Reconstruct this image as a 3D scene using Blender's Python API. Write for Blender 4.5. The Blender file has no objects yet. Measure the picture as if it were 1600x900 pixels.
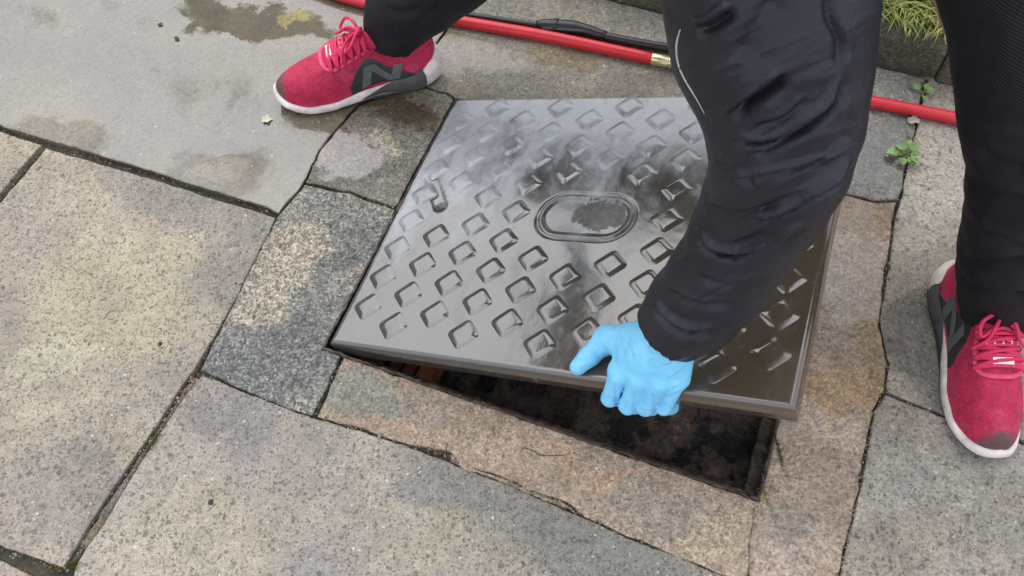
import bpy, bmesh, math, random
import numpy as np
from mathutils import Vector, Matrix
from mathutils.bvhtree import BVHTree

random.seed(7)
rng = np.random.default_rng(11)
SC = bpy.context.scene
COL = SC.collection

# ------------------------------------------------------------------ camera, sky, sun, exposure
CAM = np.array([0.0, 0.0, 1.2])
FPX = 1374.9                                   # focal length for a 1600 px wide frame
RGT = np.array([0.99936219, -0.03098689, -0.01774915])
UPV = np.array([0.03571022, 0.86717827, 0.49671585])
FWD = np.array([0.0, 0.49703286, -0.86773172])
cam_d = bpy.data.cameras.new('camera')
cam = bpy.data.objects.new('camera', cam_d)
COL.objects.link(cam)
cam_d.sensor_width = 36
cam_d.lens = 36 * FPX / 1600
cam_d.clip_start = 0.02
cam_d.clip_end = 400
cam.matrix_world = Matrix(((RGT[0], UPV[0], -FWD[0], CAM[0]),
                           (RGT[1], UPV[1], -FWD[1], CAM[1]),
                           (RGT[2], UPV[2], -FWD[2], CAM[2]),
                           (0, 0, 0, 1)))
SC.camera = cam

SUN_EL, SUN_AZ = math.radians(52), math.radians(-28)     # azimuth from +Y towards +X
world = bpy.data.worlds.new('World')
SC.world = world
world.use_nodes = True
wn = world.node_tree
wn.nodes.clear()
wo = wn.nodes.new('ShaderNodeOutputWorld')
bg = wn.nodes.new('ShaderNodeBackground')
sky = wn.nodes.new('ShaderNodeTexSky')
sky.sky_type = 'NISHITA'
sky.sun_disc = False
sky.sun_elevation = SUN_EL
sky.sun_rotation = SUN_AZ
sky.dust_density = 2.0
sky.air_density = 1.0
hs = wn.nodes.new('ShaderNodeHueSaturation')
hs.inputs['Saturation'].default_value = 0.22
wn.links.new(sky.outputs[0], hs.inputs['Color'])
wtc = wn.nodes.new('ShaderNodeTexCoord')
wnz = wn.nodes.new('ShaderNodeTexNoise')
wnz.inputs['Scale'].default_value = 2.6
wnz.inputs['Detail'].default_value = 5
wn.links.new(wtc.outputs['Generated'], wnz.inputs['Vector'])
wmr = wn.nodes.new('ShaderNodeMapRange')
wmr.inputs[1].default_value = 0.3
wmr.inputs[2].default_value = 0.7
wmr.inputs[3].default_value = 0.86
wmr.inputs[4].default_value = 1.14
wn.links.new(wnz.outputs['Fac'], wmr.inputs[0])
wmul = wn.nodes.new('ShaderNodeVectorMath')
wmul.operation = 'SCALE'
wmx = wn.nodes.new('ShaderNodeMix')                     # the cloud layer evens the sky out
wmx.data_type = 'RGBA'
wmx.inputs['Factor'].default_value = 0.72
wn.links.new(hs.outputs[0], wmx.inputs[6])
wmx.inputs[7].default_value = (5.9, 6.3, 6.9, 1)
wn.links.new(wmx.outputs[2], wmul.inputs[0])
wn.links.new(wmr.outputs[0], wmul.inputs['Scale'])
wn.links.new(wmul.outputs[0], bg.inputs['Color'])
bg.inputs['Strength'].default_value = 0.15
wn.links.new(bg.outputs[0], wo.inputs['Surface'])

sun_d = bpy.data.lights.new('sun', 'SUN')
sun_d.energy = 1.1
sun_d.angle = math.radians(75)
sun_d.color = (1.0, 0.97, 0.93)
sun = bpy.data.objects.new('sun', sun_d)
COL.objects.link(sun)
sdir = Vector((math.sin(SUN_AZ) * math.cos(SUN_EL), math.cos(SUN_AZ) * math.cos(SUN_EL), math.sin(SUN_EL)))
sun.rotation_euler = sdir.to_track_quat('Z', 'Y').to_euler()
sun.location = (0, 0, 5)

SC.view_settings.view_transform = 'Standard'
SC.view_settings.look = 'None'
SC.view_settings.gamma = 1.0
SC.view_settings.exposure = 0.7
SC.render.engine = 'CYCLES'
SC.cycles.max_bounces = 6
SC.cycles.use_denoising = True

# ------------------------------------------------------------------ helpers: points
def ray(px, py):
    return (px - 800) / FPX * RGT - (py - 450) / FPX * UPV + FWD
def at_depth(px, py, d):
    return CAM + ray(px, py) * d
def at_z(px, py, z=0.0):
    d = ray(px, py)
    return CAM + d * ((z - CAM[2]) / d[2])
def G(px, py):
    p = at_z(px, py)
    return (p[0], p[1])
def project(V):
    d = np.asarray(V) - CAM
    z = d @ FWD
    return 800 + FPX * (d @ RGT) / z, 450 - FPX * (d @ UPV) / z
ALPHA = math.radians(-22.5)
EA = np.array([math.cos(ALPHA), math.sin(ALPHA)])
EB = np.array([-math.sin(ALPHA), math.cos(ALPHA)])
F0 = np.array([-0.292, 0.592])
def FR(a, b):
    p = F0 + EA * a + EB * b
    return (p[0], p[1])
FW, FH = 0.672, 0.530                          # manhole frame, outside

def set_props(o, label=None, cat=None, group=None, kind=None):
    if label: o['label'] = label
    if cat: o['category'] = cat
    if group: o['group'] = group
    if kind: o['kind'] = kind
    return o
def link(name, me, mat=None, parent=None):
    o = bpy.data.objects.new(name, me)
    COL.objects.link(o)
    if mat is not None and len(me.materials) == 0:
        me.materials.append(mat)
    if parent is not None:
        o.parent = parent
    return o
def empty(name, loc=(0, 0, 0)):
    o = bpy.data.objects.new(name, None)
    o.empty_display_size = 0.1
    COL.objects.link(o)
    o.location = loc
    return o
def mesh_np(name, V, Fc, smooth=True):
    me = bpy.data.meshes.new(name)
    me.from_pydata([tuple(v) for v in V], [], [tuple(int(i) for i in f) for f in Fc])
    me.validate()
    if smooth:
        me.polygons.foreach_set('use_smooth', [True] * len(me.polygons))
    me.update()
    return me
def bm_mesh(name, bm, smooth=False):
    bmesh.ops.recalc_face_normals(bm, faces=bm.faces)
    me = bpy.data.meshes.new(name)
    bm.to_mesh(me)
    bm.free()
    if smooth:
        me.polygons.foreach_set('use_smooth', [True] * len(me.polygons))
    return me
def parent_keep(child, par):
    child.parent = par
    child.matrix_parent_inverse = par.matrix_world.inverted()

def hashn(ix, iy, iz):
    n = (ix * 374761393 + iy * 668265263 + iz * 2147483647 + 1013904223).astype(np.int64)
    n = (n ^ (n >> 13)) * 1274126177
    n = n ^ (n >> 16)
    return (n & 0xFFFFF) / float(0xFFFFF)
def vnoise(P):
    P = np.asarray(P, float)
    i = np.floor(P).astype(np.int64)
    f = P - i
    f = f * f * (3 - 2 * f)
    r = 0
    for dx in (0, 1):
        for dy in (0, 1):
            for dz in (0, 1):
                w = (f[:, 0] if dx else 1 - f[:, 0]) * (f[:, 1] if dy else 1 - f[:, 1]) * (f[:, 2] if dz else 1 - f[:, 2])
                r = r + w * hashn(i[:, 0] + dx, i[:, 1] + dy, i[:, 2] + dz)
    return r * 2 - 1
def fbm(P, o=3):
    P = np.asarray(P, float)
    r, a = 0, 1
    for k in range(o):
        r = r + a * vnoise(P + 17.3 * k)
        P = P * 2.03
        a *= 0.5
    return r

# ------------------------------------------------------------------ helpers: implicit surfaces (surface nets)
class Field:
    def __init__(s, lo, hi, h):
        s.o = np.array(lo, float)
        s.h = h
        s.n = np.ceil((np.array(hi) - s.o) / h).astype(int) + 1
        s.F = np.full(s.n, 0.5, np.float32)
    def block(s, lo, hi):
        a = np.clip(np.floor((np.array(lo) - s.o) / s.h).astype(int), 0, s.n)
        b = np.clip(np.ceil((np.array(hi) - s.o) / s.h).astype(int) + 1, 0, s.n)
        if np.any(b <= a): return None
        g = [s.o[k] + s.h * np.arange(a[k], b[k]) for k in range(3)]
        X, Y, Z = np.meshgrid(*g, indexing='ij')
        return (slice(a[0], b[0]), slice(a[1], b[1]), slice(a[2], b[2])), X, Y, Z
    def put(s, sl, d, k):
        A = s.F[sl]
        if k <= 0:
            s.F[sl] = np.minimum(A, d)
        else:
            h = np.maximum(k - np.abs(A - d), 0) / k
            s.F[sl] = np.minimum(A, d) - h * h * k * 0.25
    def cone(s, p0, r0, p1, r1, k=0.02, carve=False):
        p0, p1 = np.array(p0, float), np.array(p1, float)
        m = max(r0, r1) + k + 4 * s.h
        B = s.block(np.minimum(p0, p1) - m, np.maximum(p0, p1) + m)
        if B is None: return
        sl, X, Y, Z = B
        d = p1 - p0
        L = d @ d + 1e-12
        t = np.clip(((X - p0[0]) * d[0] + (Y - p0[1]) * d[1] + (Z - p0[2]) * d[2]) / L, 0, 1)
        D = np.sqrt((X - p0[0] - t * d[0])**2 + (Y - p0[1] - t * d[1])**2 + (Z - p0[2] - t * d[2])**2) - (r0 + t * (r1 - r0))
        if carve:
            s.F[sl] = np.maximum(s.F[sl], -D)
        else:
            s.put(sl, D, k)
    def chain(s, pts, k=0.02):
        for (p0, r0), (p1, r1) in zip(pts[:-1], pts[1:]):
            s.cone(p0, r0, p1, r1, k)
    def ell(s, c, r, k=0.02, M=None):
        c, r = np.array(c, float), np.array(r, float)
        m = r.max() + k + 4 * s.h
        B = s.block(c - m, c + m)
        if B is None: return
        sl, X, Y, Z = B
        Q = np.stack([X - c[0], Y - c[1], Z - c[2]], -1)
        if M is not None: Q = Q @ M            # columns of M are the local axes
        D = (np.sqrt(((Q / r)**2).sum(-1)) - 1) * r.min()
        s.put(sl, D, k)
    def cut(s, p, n, rad):                     # remove what lies beyond the plane, near p
        p, n = np.array(p, float), np.array(n, float)
        n = n / np.linalg.norm(n)
        B = s.block(p - rad, p + rad)
        sl, X, Y, Z = B
        D = (X - p[0]) * n[0] + (Y - p[1]) * n[1] + (Z - p[2]) * n[2]
        near = (X - p[0])**2 + (Y - p[1])**2 + (Z - p[2])**2 < rad * rad
        s.F[sl] = np.where(near, np.maximum(s.F[sl], D), s.F[sl])
    def mesh(s):
        F = s.F
        ins = F < 0
        nx, ny, nz = F.shape
        c = np.zeros((nx - 1, ny - 1, nz - 1), np.int8)
        for dx in (0, 1):
            for dy in (0, 1):
                for dz in (0, 1):
                    c += ins[dx:nx - 1 + dx, dy:ny - 1 + dy, dz:nz - 1 + dz]
        act = np.argwhere((c > 0) & (c < 8))
        idx = np.full(c.shape, -1, np.int64)
        idx[act[:, 0], act[:, 1], act[:, 2]] = np.arange(len(act))
        S = np.zeros((len(act), 3))
        N = np.zeros(len(act))
        cs = [(0, 0, 0), (1, 0, 0), (0, 1, 0), (1, 1, 0), (0, 0, 1), (1, 0, 1), (0, 1, 1), (1, 1, 1)]
        es = [(0, 1), (2, 3), (4, 5), (6, 7), (0, 2), (1, 3), (4, 6), (5, 7), (0, 4), (1, 5), (2, 6), (3, 7)]
        vals = [F[act[:, 0] + q[0], act[:, 1] + q[1], act[:, 2] + q[2]] for q in cs]
        for a, b in es:
            va, vb = vals[a], vals[b]
            m = (va < 0) != (vb < 0)
            t = np.where(m, va / np.where(m, va - vb, 1), 0)
            pa, pb = np.array(cs[a], float), np.array(cs[b], float)
            S += np.where(m[:, None], pa + t[:, None] * (pb - pa), 0)
            N += m
        V = s.o + s.h * (act + S / N[:, None])
        Q = []
        for ax in range(3):
            o1, o2 = [(1, 2), (2, 0), (0, 1)][ax]
            sl0 = [slice(1, n - 1) for n in F.shape]
            sl1 = list(sl0)
            sl0[ax] = slice(0, F.shape[ax] - 1)
            sl1[ax] = slice(1, F.shape[ax])
            A, B = ins[tuple(sl0)], ins[tuple(sl1)]
            E = np.argwhere(A != B)
            flip = A[E[:, 0], E[:, 1], E[:, 2]]
            off = np.ones(3, int)
            off[ax] = 0
            E = E + off
            def cell(d1, d2):
                q = E.copy()
                q[:, o1] -= d1
                q[:, o2] -= d2
                return idx[q[:, 0], q[:, 1], q[:, 2]]
            q = np.stack([cell(1, 1), cell(0, 1), cell(0, 0), cell(1, 0)], 1)
            q[~flip] = q[~flip][:, ::-1]
            Q.append(q)
        Q = np.concatenate(Q)
        Q = Q[(Q >= 0).all(1)]
        return V, Q
def smooth_verts(V, Q, it=2, f=0.5):
    for _ in range(it):
        S = np.zeros_like(V)
        N = np.zeros(len(V))
        for a, b in ((0, 1), (1, 2), (2, 3), (3, 0)):
            np.add.at(S, Q[:, a], V[Q[:, b]])
            np.add.at(S, Q[:, b], V[Q[:, a]])
            np.add.at(N, Q[:, a], 1)
            np.add.at(N, Q[:, b], 1)
        V = V * (1 - f) + f * S / N[:, None]
    return V
def vnormals(V, Q):
    n = np.cross(V[Q[:, 2]] - V[Q[:, 0]], V[Q[:, 3]] - V[Q[:, 1]])
    N = np.zeros_like(V)
    for k in range(4): np.add.at(N, Q[:, k], n)
    return N / (np.linalg.norm(N, axis=1)[:, None] + 1e-12)

def tube(path, rad, seg=8, cap=True, squash=None):
    """vertices and faces of a tube along path; rad is a number or a list; squash = (normal, factor)"""
    P = np.array(path, float)
    n = len(P)
    R = np.full(n, rad) if np.isscalar(rad) else np.array(rad, float)
    T = np.gradient(P, axis=0)
    T /= np.linalg.norm(T, axis=1)[:, None] + 1e-12
    ref = np.array([0, 0, 1.0]) if abs(T[0][2]) < 0.9 else np.array([1.0, 0, 0])
    V, Fc = [], []
    u = np.cross(T[0], ref)
    u /= np.linalg.norm(u)
    for i in range(n):
        u = u - T[i] * (u @ T[i])
        u /= np.linalg.norm(u) + 1e-12
        w = np.cross(T[i], u)
        for k in range(seg):
            a = 2 * math.pi * k / seg
            o = R[i] * (math.cos(a) * u + math.sin(a) * w)
            if squash is not None:
                nn = np.array(squash[0][i] if np.ndim(squash[0]) > 1 else squash[0], float)
                o = o - nn * (o @ nn) * (1 - squash[1])
            V.append(P[i] + o)
    for i in range(n - 1):
        for k in range(seg):
            a, b = i * seg + k, i * seg + (k + 1) % seg
            Fc.append((a, b, b + seg, a + seg))
    if cap:
        Fc.append(tuple(range(seg))[::-1])
        Fc.append(tuple((n - 1) * seg + k for k in range(seg)))
    return V, Fc
def merge(parts):
    V, Fc = [], []
    for v, f in parts:
        b = len(V)
        V += list(v)
        Fc += [tuple(i + b for i in q) for q in f]
    return V, Fc
def spline(pts, n):
    P = np.array(pts, float)
    d = np.concatenate([[0], np.cumsum(np.linalg.norm(np.diff(P, axis=0), axis=1))])
    m = np.gradient(P, d, axis=0) if len(P) > 2 else np.repeat([(P[-1] - P[0]) / d[-1]], len(P), 0)
    out = []
    for s in np.linspace(0, d[-1], n):
        i = min(max(np.searchsorted(d, s) - 1, 0), len(P) - 2)
        h = d[i + 1] - d[i]
        t = (s - d[i]) / h
        out.append((2*t**3 - 3*t**2 + 1) * P[i] + (t**3 - 2*t**2 + t) * h * m[i] + (-2*t**3 + 3*t**2) * P[i + 1] + (t**3 - t**2) * h * m[i + 1])
    return np.array(out)

# ------------------------------------------------------------------ helpers: materials
class NT:
    def __init__(s, name):
        s.m = bpy.data.materials.new(name)
        s.m.use_nodes = True
        s.t = s.m.node_tree
        s.b = s.t.nodes['Principled BSDF']
        s.co = s.t.nodes.new('ShaderNodeTexCoord').outputs['Object']
    def n(s, typ, **kw):
        q = s.t.nodes.new(typ)
        for k, v in kw.items(): setattr(q, k, v)
        return q
    def set(s, sock, v):
        if hasattr(v, 'is_linked') or isinstance(v, bpy.types.NodeSocket): s.t.links.new(v, sock)
        elif isinstance(v, (tuple, list)) and len(v) == 3 and sock.type == 'RGBA': sock.default_value = (*v, 1)
        else: sock.default_value = v
    def math(s, op, a, b=0.0, c=None, clamp=False):
        q = s.n('ShaderNodeMath', operation=op, use_clamp=clamp)
        s.set(q.inputs[0], a)
        s.set(q.inputs[1], b)
        if c is not None: s.set(q.inputs[2], c)
        return q.outputs[0]
    def ramp(s, v, a, b, lo=0.0, hi=1.0, smooth=True):
        q = s.n('ShaderNodeMapRange', interpolation_type='SMOOTHSTEP' if smooth else 'LINEAR')
        s.set(q.inputs[0], v)
        for i, x in zip((1, 2, 3, 4), (a, b, lo, hi)): s.set(q.inputs[i], x)
        return q.outputs[0]
    def noise(s, scale, detail=4, rough=0.55, co=None, dist=0.0, color=False):
        q = s.n('ShaderNodeTexNoise')
        s.set(q.inputs['Vector'], co or s.co)
        q.inputs['Scale'].default_value = scale
        q.inputs['Detail'].default_value = detail
        q.inputs['Roughness'].default_value = rough
        q.inputs['Distortion'].default_value = dist
        return q.outputs['Color' if color else 'Fac']
    def vor(s, scale, co=None, feature='F1', out='Distance', rand=1.0):
        q = s.n('ShaderNodeTexVoronoi', feature=feature)
        s.set(q.inputs['Vector'], co or s.co)
        q.inputs['Scale'].default_value = scale
        q.inputs['Randomness'].default_value = rand
        return q.outputs[out], q.outputs['Color']
    def mix(s, f, a, b, blend='MIX'):
        q = s.n('ShaderNodeMix', data_type='RGBA', blend_type=blend)
        s.set(q.inputs['Factor'], f)
        s.set(q.inputs['A'] if False else q.inputs[6], a)
        s.set(q.inputs[7], b)
        return q.outputs[2]
    def vadd(s, a, b):
        q = s.n('ShaderNodeVectorMath', operation='ADD')
        s.set(q.inputs[0], a)
        s.set(q.inputs[1], b)
        return q.outputs[0]
    def vscale(s, a, f):
        q = s.n('ShaderNodeVectorMath', operation='SCALE')
        s.set(q.inputs[0], a)
        s.set(q.inputs['Scale'], f)
        return q.outputs[0]
    def bump(s, h, dist, strength=1.0, prev=None):
        q = s.n('ShaderNodeBump')
        q.inputs['Strength'].default_value = strength
        q.inputs['Distance'].default_value = dist
        s.set(q.inputs['Height'], h)
        if prev is not None: s.set(q.inputs['Normal'], prev)
        return q.outputs[0]
    def out(s, **kw):
        for k, v in kw.items(): s.set(s.b.inputs[k.replace('_', ' ')], v)
        return s.m

def ellipse_mask(N, co, cx, cy, rx, ry, ang, soft, warp):
    """1 inside a rough-edged ellipse lying on the ground"""
    sep = N.n('ShaderNodeSeparateXYZ')
    N.set(sep.inputs[0], N.vadd(co, warp) if warp is not None else co)
    x = N.math('SUBTRACT', sep.outputs[0], cx)
    y = N.math('SUBTRACT', sep.outputs[1], cy)
    ca, sa = math.cos(ang), math.sin(ang)
    u = N.math('ADD', N.math('MULTIPLY', x, ca / rx), N.math('MULTIPLY', y, sa / rx))
    v = N.math('ADD', N.math('MULTIPLY', x, -sa / ry), N.math('MULTIPLY', y, ca / ry))
    d = N.math('SQRT', N.math('ADD', N.math('MULTIPLY', u, u), N.math('MULTIPLY', v, v)))
    return N.ramp(d, 1.0 + soft, 1.0 - soft)

def stone(name, light, dark, third=None, big=3.0, grain=0.35, grain_scale=330, specks=0.35, speck_scale=120, speck_col=(0.10, 0.095, 0.09),
          wet=0.3, stains_reflections=(), pools=(), film=0.0, holes=(), relief=1.0, coarse=0.0, contrast=1.0, whites=0.12):
    """paving stone: stained concrete with aggregate; stains_reflections = stains and painted reflections (px,py,rx,ry,deg,colour,amount), pools = wet patches"""
    N = NT(name)
    info = N.n('ShaderNodeObjectInfo')
    off = N.n('ShaderNodeCombineXYZ')
    N.set(off.inputs[0], N.math('MULTIPLY', info.outputs['Random'], 37.0))
    N.set(off.inputs[1], N.math('MULTIPLY', info.outputs['Random'], 91.0))
    co = N.vadd(N.co, off.outputs[0])
    wv = N.n('ShaderNodeVectorMath', operation='SUBTRACT')
    N.set(wv.inputs[0], N.noise(7, 9, 0.70, co, color=True))
    wv.inputs[1].default_value = (0.5, 0.5, 0.5)
    warp = N.vscale(wv.outputs[0], 0.20)
    fw = N.n('ShaderNodeVectorMath', operation='SUBTRACT')
    N.set(fw.inputs[0], N.noise(130, 3, 0.6, co, color=True))
    fw.inputs[1].default_value = (0.5, 0.5, 0.5)
    cod = N.vadd(co, N.vscale(fw.outputs[0], 0.011))
    b = N.noise(big, 10, 0.68, co, dist=0.6)
    c = N.mix(N.ramp(b, 0.5 - 0.17 / contrast, 0.5 + 0.17 / contrast), dark, light)
    if third is not None:
        c = N.mix(N.ramp(N.noise(big * 1.9, 6, 0.6, co, dist=1.0), 0.5, 0.68, 0, 0.8), c, third)
    for (px, py, rx, ry, deg, col, amt) in stains_reflections:
        gx, gy = G(px, py)
        c = N.mix(N.math('MULTIPLY', ellipse_mask(N, N.co, gx, gy, rx, ry, math.radians(deg), 0.17, warp), amt), c, col)
    c = N.mix(1.0, c, N.ramp(N.noise(15, 9, 0.72, co, dist=0.4), .30, .70, .80, 1.17, False), 'MULTIPLY')
    c = N.mix(N.ramp(N.noise(42, 6, 0.7, co), .60, .74, 0, .35), c, (0.12, 0.11, 0.095))
    # grain of the sand and cement
    g1 = N.noise(grain_scale, 3, 0.7, co)
    g2 = N.noise(grain_scale * 0.28, 4, 0.7, co)
    gv = N.math('ADD', N.math('MULTIPLY', N.ramp(g1, 0.28, 0.72, -1, 1, False), grain), N.math('MULTIPLY', N.ramp(g2, 0.3, 0.7, -1, 1, False), grain * 0.55))
    c = N.mix(1.0, c, N.math('ADD', gv, 1.0), 'MULTIPLY')
    if coarse > 0:
        d, cc = N.vor(230, cod)
        sp = N.n('ShaderNodeSeparateColor')
        N.set(sp.inputs[0], cc)
        c = N.mix(1.0, c, N.ramp(sp.outputs[0], 0, 1, 1 - coarse, 1 + coarse, False), 'MULTIPLY')
    # aggregate: dark stones of several sizes, a few pale chips
    hgt = None
    for sc, th, rad, col, amt in ((speck_scale, 1 - specks * 0.45, 0.30, speck_col, 0.35), (speck_scale * 0.5, 1 - specks * 0.22, 0.22, speck_col, 0.35),
                                  (speck_scale * 1.7, 1 - specks * 0.7, 0.36, speck_col, 0.45), (speck_scale * 1.25, 1 - whites, 0.26, (0.62, 0.58, 0.52), 0.6)):
        d, cc = N.vor(sc, cod)
        sp = N.n('ShaderNodeSeparateColor')
        N.set(sp.inputs[0], cc)
        pick = N.math('GREATER_THAN', sp.outputs[0], th)
        r = N.math('MULTIPLY', N.math('ADD', sp.outputs[1], 0.45), rad)
        m = N.math('MULTIPLY', pick, N.ramp(N.math('SUBTRACT', d, r), 0.06, -0.06))
        c = N.mix(N.math('MULTIPLY', m, N.math('ADD', N.math('MULTIPLY', sp.outputs[2], amt), 0.35)), c, col)
        hgt = m if hgt is None else N.math('ADD', hgt, m)
    # water: damp everywhere, standing film in pools
    dampn = N.ramp(N.noise(5.5, 6, 0.6, co, dist=0.5), 0.40, 0.62)
    damp = N.math('MULTIPLY', dampn, wet)
    pool = None
    for (px, py, rx, ry, deg, amt) in pools:
        gx, gy = G(px, py)
        e = N.math('MULTIPLY', ellipse_mask(N, N.co, gx, gy, rx, ry, math.radians(deg), 0.22, warp), amt)
        pool = e if pool is None else N.math('MAXIMUM', pool, e)
    if film > 0:
        fl = N.math('MULTIPLY', N.ramp(N.noise(4.0, 6, 0.62, co, dist=0.4), 0.22, 0.50), film)
        pool = fl if pool is None else N.math('MAXIMUM', pool, fl)
    for (px, py, rx, ry, deg, amt) in holes:              # film thinned, mainly so the painted dark reflections show unveiled
        gx, gy = G(px, py)
        pool = N.math('MULTIPLY', pool, N.math('SUBTRACT', 1.0, N.math('MULTIPLY', ellipse_mask(N, N.co, gx, gy, rx, ry, math.radians(deg), 0.12, warp), amt)))
    w = damp if pool is None else N.math('MAXIMUM', damp, pool)
    c = N.mix(w, c, N.mix(1.0, c, (0.56, 0.53, 0.47), 'MULTIPLY'))
    rg = N.math('ADD', N.math('MULTIPLY', N.noise(60, 4, 0.6, co), 0.35), 0.50)
    rough = N.math('MULTIPLY', rg, N.math('SUBTRACT', 1.0, N.math('MULTIPLY', w, 0.45)))
    # relief
    dry = N.math('SUBTRACT', 1.0, pool) if pool is not None else 1.0
    h = N.math('ADD', N.math('MULTIPLY', g1, 0.5), N.math('MULTIPLY', g2, 0.9))
    h = N.math('ADD', h, N.math('MULTIPLY', N.noise(34, 5, 0.65, co), 1.1))
    h = N.math('SUBTRACT', h, N.math('MULTIPLY', hgt, 0.25))
    nb = N.bump(h, 0.0022 * relief, 0.9)
    nb2 = N.bump(N.math('ADD', N.noise(13, 2, 0.5, co), N.math('MULTIPLY', N.math('MULTIPLY', dry, g2), 1.2)), 0.0011, 0.7)
    N.out(Base_Color=c, Roughness=rough, Normal=nb)
    N.b.inputs['Specular IOR Level'].default_value = 0.4
    if pool is not None:
        N.out(Coat_Weight=N.ramp(pool, 0.05, 0.95), Coat_Normal=nb2)
        N.b.inputs['Coat Roughness'].default_value = 0.05
        N.b.inputs['Coat IOR'].default_value = 1.62
    return N.m

def plain(name, col, rough=0.6, var=0.15, scale=40, bump=0.0, bscale=200, metallic=0.0, spec=0.5, sheen=0.0):
    N = NT(name)
    c = N.mix(1.0, col, N.ramp(N.noise(scale, 5, 0.6), 0.3, 0.7, 1 - var, 1 + var, False), 'MULTIPLY')
    N.out(Base_Color=c, Roughness=N.math('ADD', N.math('MULTIPLY', N.noise(scale * 1.7, 3), 0.25), rough - 0.12))
    N.b.inputs['Metallic'].default_value = metallic
    N.b.inputs['Specular IOR Level'].default_value = spec
    if bump > 0:
        N.out(Normal=N.bump(N.noise(bscale, 4, 0.6), bump))
    if sheen > 0:
        N.b.inputs['Sheen Weight'].default_value = sheen
        N.b.inputs['Sheen Roughness'].default_value = 0.4
    return N.m
#@@MAIN
# ------------------------------------------------------------------ the setting: paving
M_TAN = stone('paving_tan', (0.42, 0.35, 0.255), (0.29, 0.25, 0.21), (0.36, 0.285, 0.235), big=2.2, specks=0.85, speck_scale=140, wet=0.22,
              stains_reflections=[(330, 300, .22, .075, -25, (0.235, 0.215, 0.19), .7), (150, 790, .16, .075, -20, (0.225, 0.205, 0.185), .7), (190, 460, .16, .12, 0, (0.42, 0.36, 0.25), .7),
                      (410, 430, .10, .10, 20, (0.215, 0.20, 0.185), .55), (75, 560, .06, .05, 0, (0.46, 0.42, 0.31), .6), (20, 830, .08, .05, 0, (0.30, 0.25, 0.22), .5)])
M_FRONT = stone('paving_front', (0.39, 0.335, 0.27), (0.285, 0.258, 0.225), (0.285, 0.255, 0.235), big=2.4, specks=0.85, speck_scale=140, wet=0.22,
                stains_reflections=[(820, 800, .20, .06, -24, (0.20, 0.195, 0.175), .75), (360, 640, .09, .06, -30, (0.23, 0.205, 0.195), .7), (300, 850, .13, .09, 0, (0.40, 0.345, 0.255), .6),
                        (700, 860, .13, .05, -20, (0.35, 0.31, 0.23), .6), (1000, 880, .08, .05, -20, (0.21, 0.205, 0.18), .7)])
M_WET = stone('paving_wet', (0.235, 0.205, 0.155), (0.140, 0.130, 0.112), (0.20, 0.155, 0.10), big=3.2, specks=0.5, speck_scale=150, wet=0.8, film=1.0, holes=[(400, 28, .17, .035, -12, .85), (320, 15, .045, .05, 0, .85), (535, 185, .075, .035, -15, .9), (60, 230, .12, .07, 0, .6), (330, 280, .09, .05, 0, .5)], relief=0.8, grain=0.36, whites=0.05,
              stains_reflections=[(60, 200, .10, .10, 0, (0.27, 0.225, 0.16), .6), (560, 160, .10, .03, -10, (0.10, 0.078, 0.038), .85), (170, 90, .16, .05, -15, (0.15, 0.14, 0.125), .6), (400, 30, .17, .035, -12, (0.105, 0.08, 0.04), .9), (320, 16, .05, .05, 0, (0.10, 0.078, 0.04), .9),  # dark browns by the trainer and along the top are painted reflections
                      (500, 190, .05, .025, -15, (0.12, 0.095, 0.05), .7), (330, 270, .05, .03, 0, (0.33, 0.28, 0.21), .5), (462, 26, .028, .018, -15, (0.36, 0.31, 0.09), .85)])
M_COARSE = stone('paving_coarse', (0.30, 0.285, 0.24), (0.165, 0.165, 0.155), (0.37, 0.325, 0.265), big=3.2, grain=0.62, grain_scale=240, specks=0.75, speck_scale=190, wet=0.2, relief=2.2, coarse=0.5, whites=0.3,
                 stains_reflections=[(430, 430, .045, .12, -28, (0.42, 0.355, 0.275), .8), (430, 560, .11, .07, 0, (0.165, 0.168, 0.16), .75)])
M_PATCH = stone('paving_patched', (0.28, 0.25, 0.20), (0.175, 0.16, 0.135), (0.17, 0.145, 0.09), big=3.0, grain=0.5, grain_scale=240, specks=0.6, speck_scale=190, wet=0.5, relief=1.6, coarse=0.35,
                stains_reflections=[(540, 235, .055, .05, 0, (0.27, 0.225, 0.20), .85), (612, 170, .075, .028, -10, (0.115, 0.088, 0.04), .85), (598, 225, .018, .025, 0, (0.42, 0.39, 0.28), .8)],
                pools=[(540, 235, .06, .055, 0, .9), (600, 170, .10, .04, -10, 1.0)])
M_RUST = stone('paving_rust', (0.43, 0.315, 0.225), (0.33, 0.255, 0.195), (0.38, 0.285, 0.225), big=3.4, grain=0.45, grain_scale=240, specks=0.12, speck_scale=210, wet=0.3, relief=1.9, coarse=0.26, whites=.2,
               stains_reflections=[(560, 620, .065, .045, -20, (0.255, 0.25, 0.205), .95), (960, 735, .12, .016, -22, (0.46, 0.29, 0.175), .45), (1030, 790, .07, .035, -22, (0.275, 0.235, 0.20), .6),
                       (660, 650, .05, .03, -22, (0.33, 0.27, 0.225), .6), (1110, 840, .05, .035, 0, (0.43, 0.34, 0.235), .7)])
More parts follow.
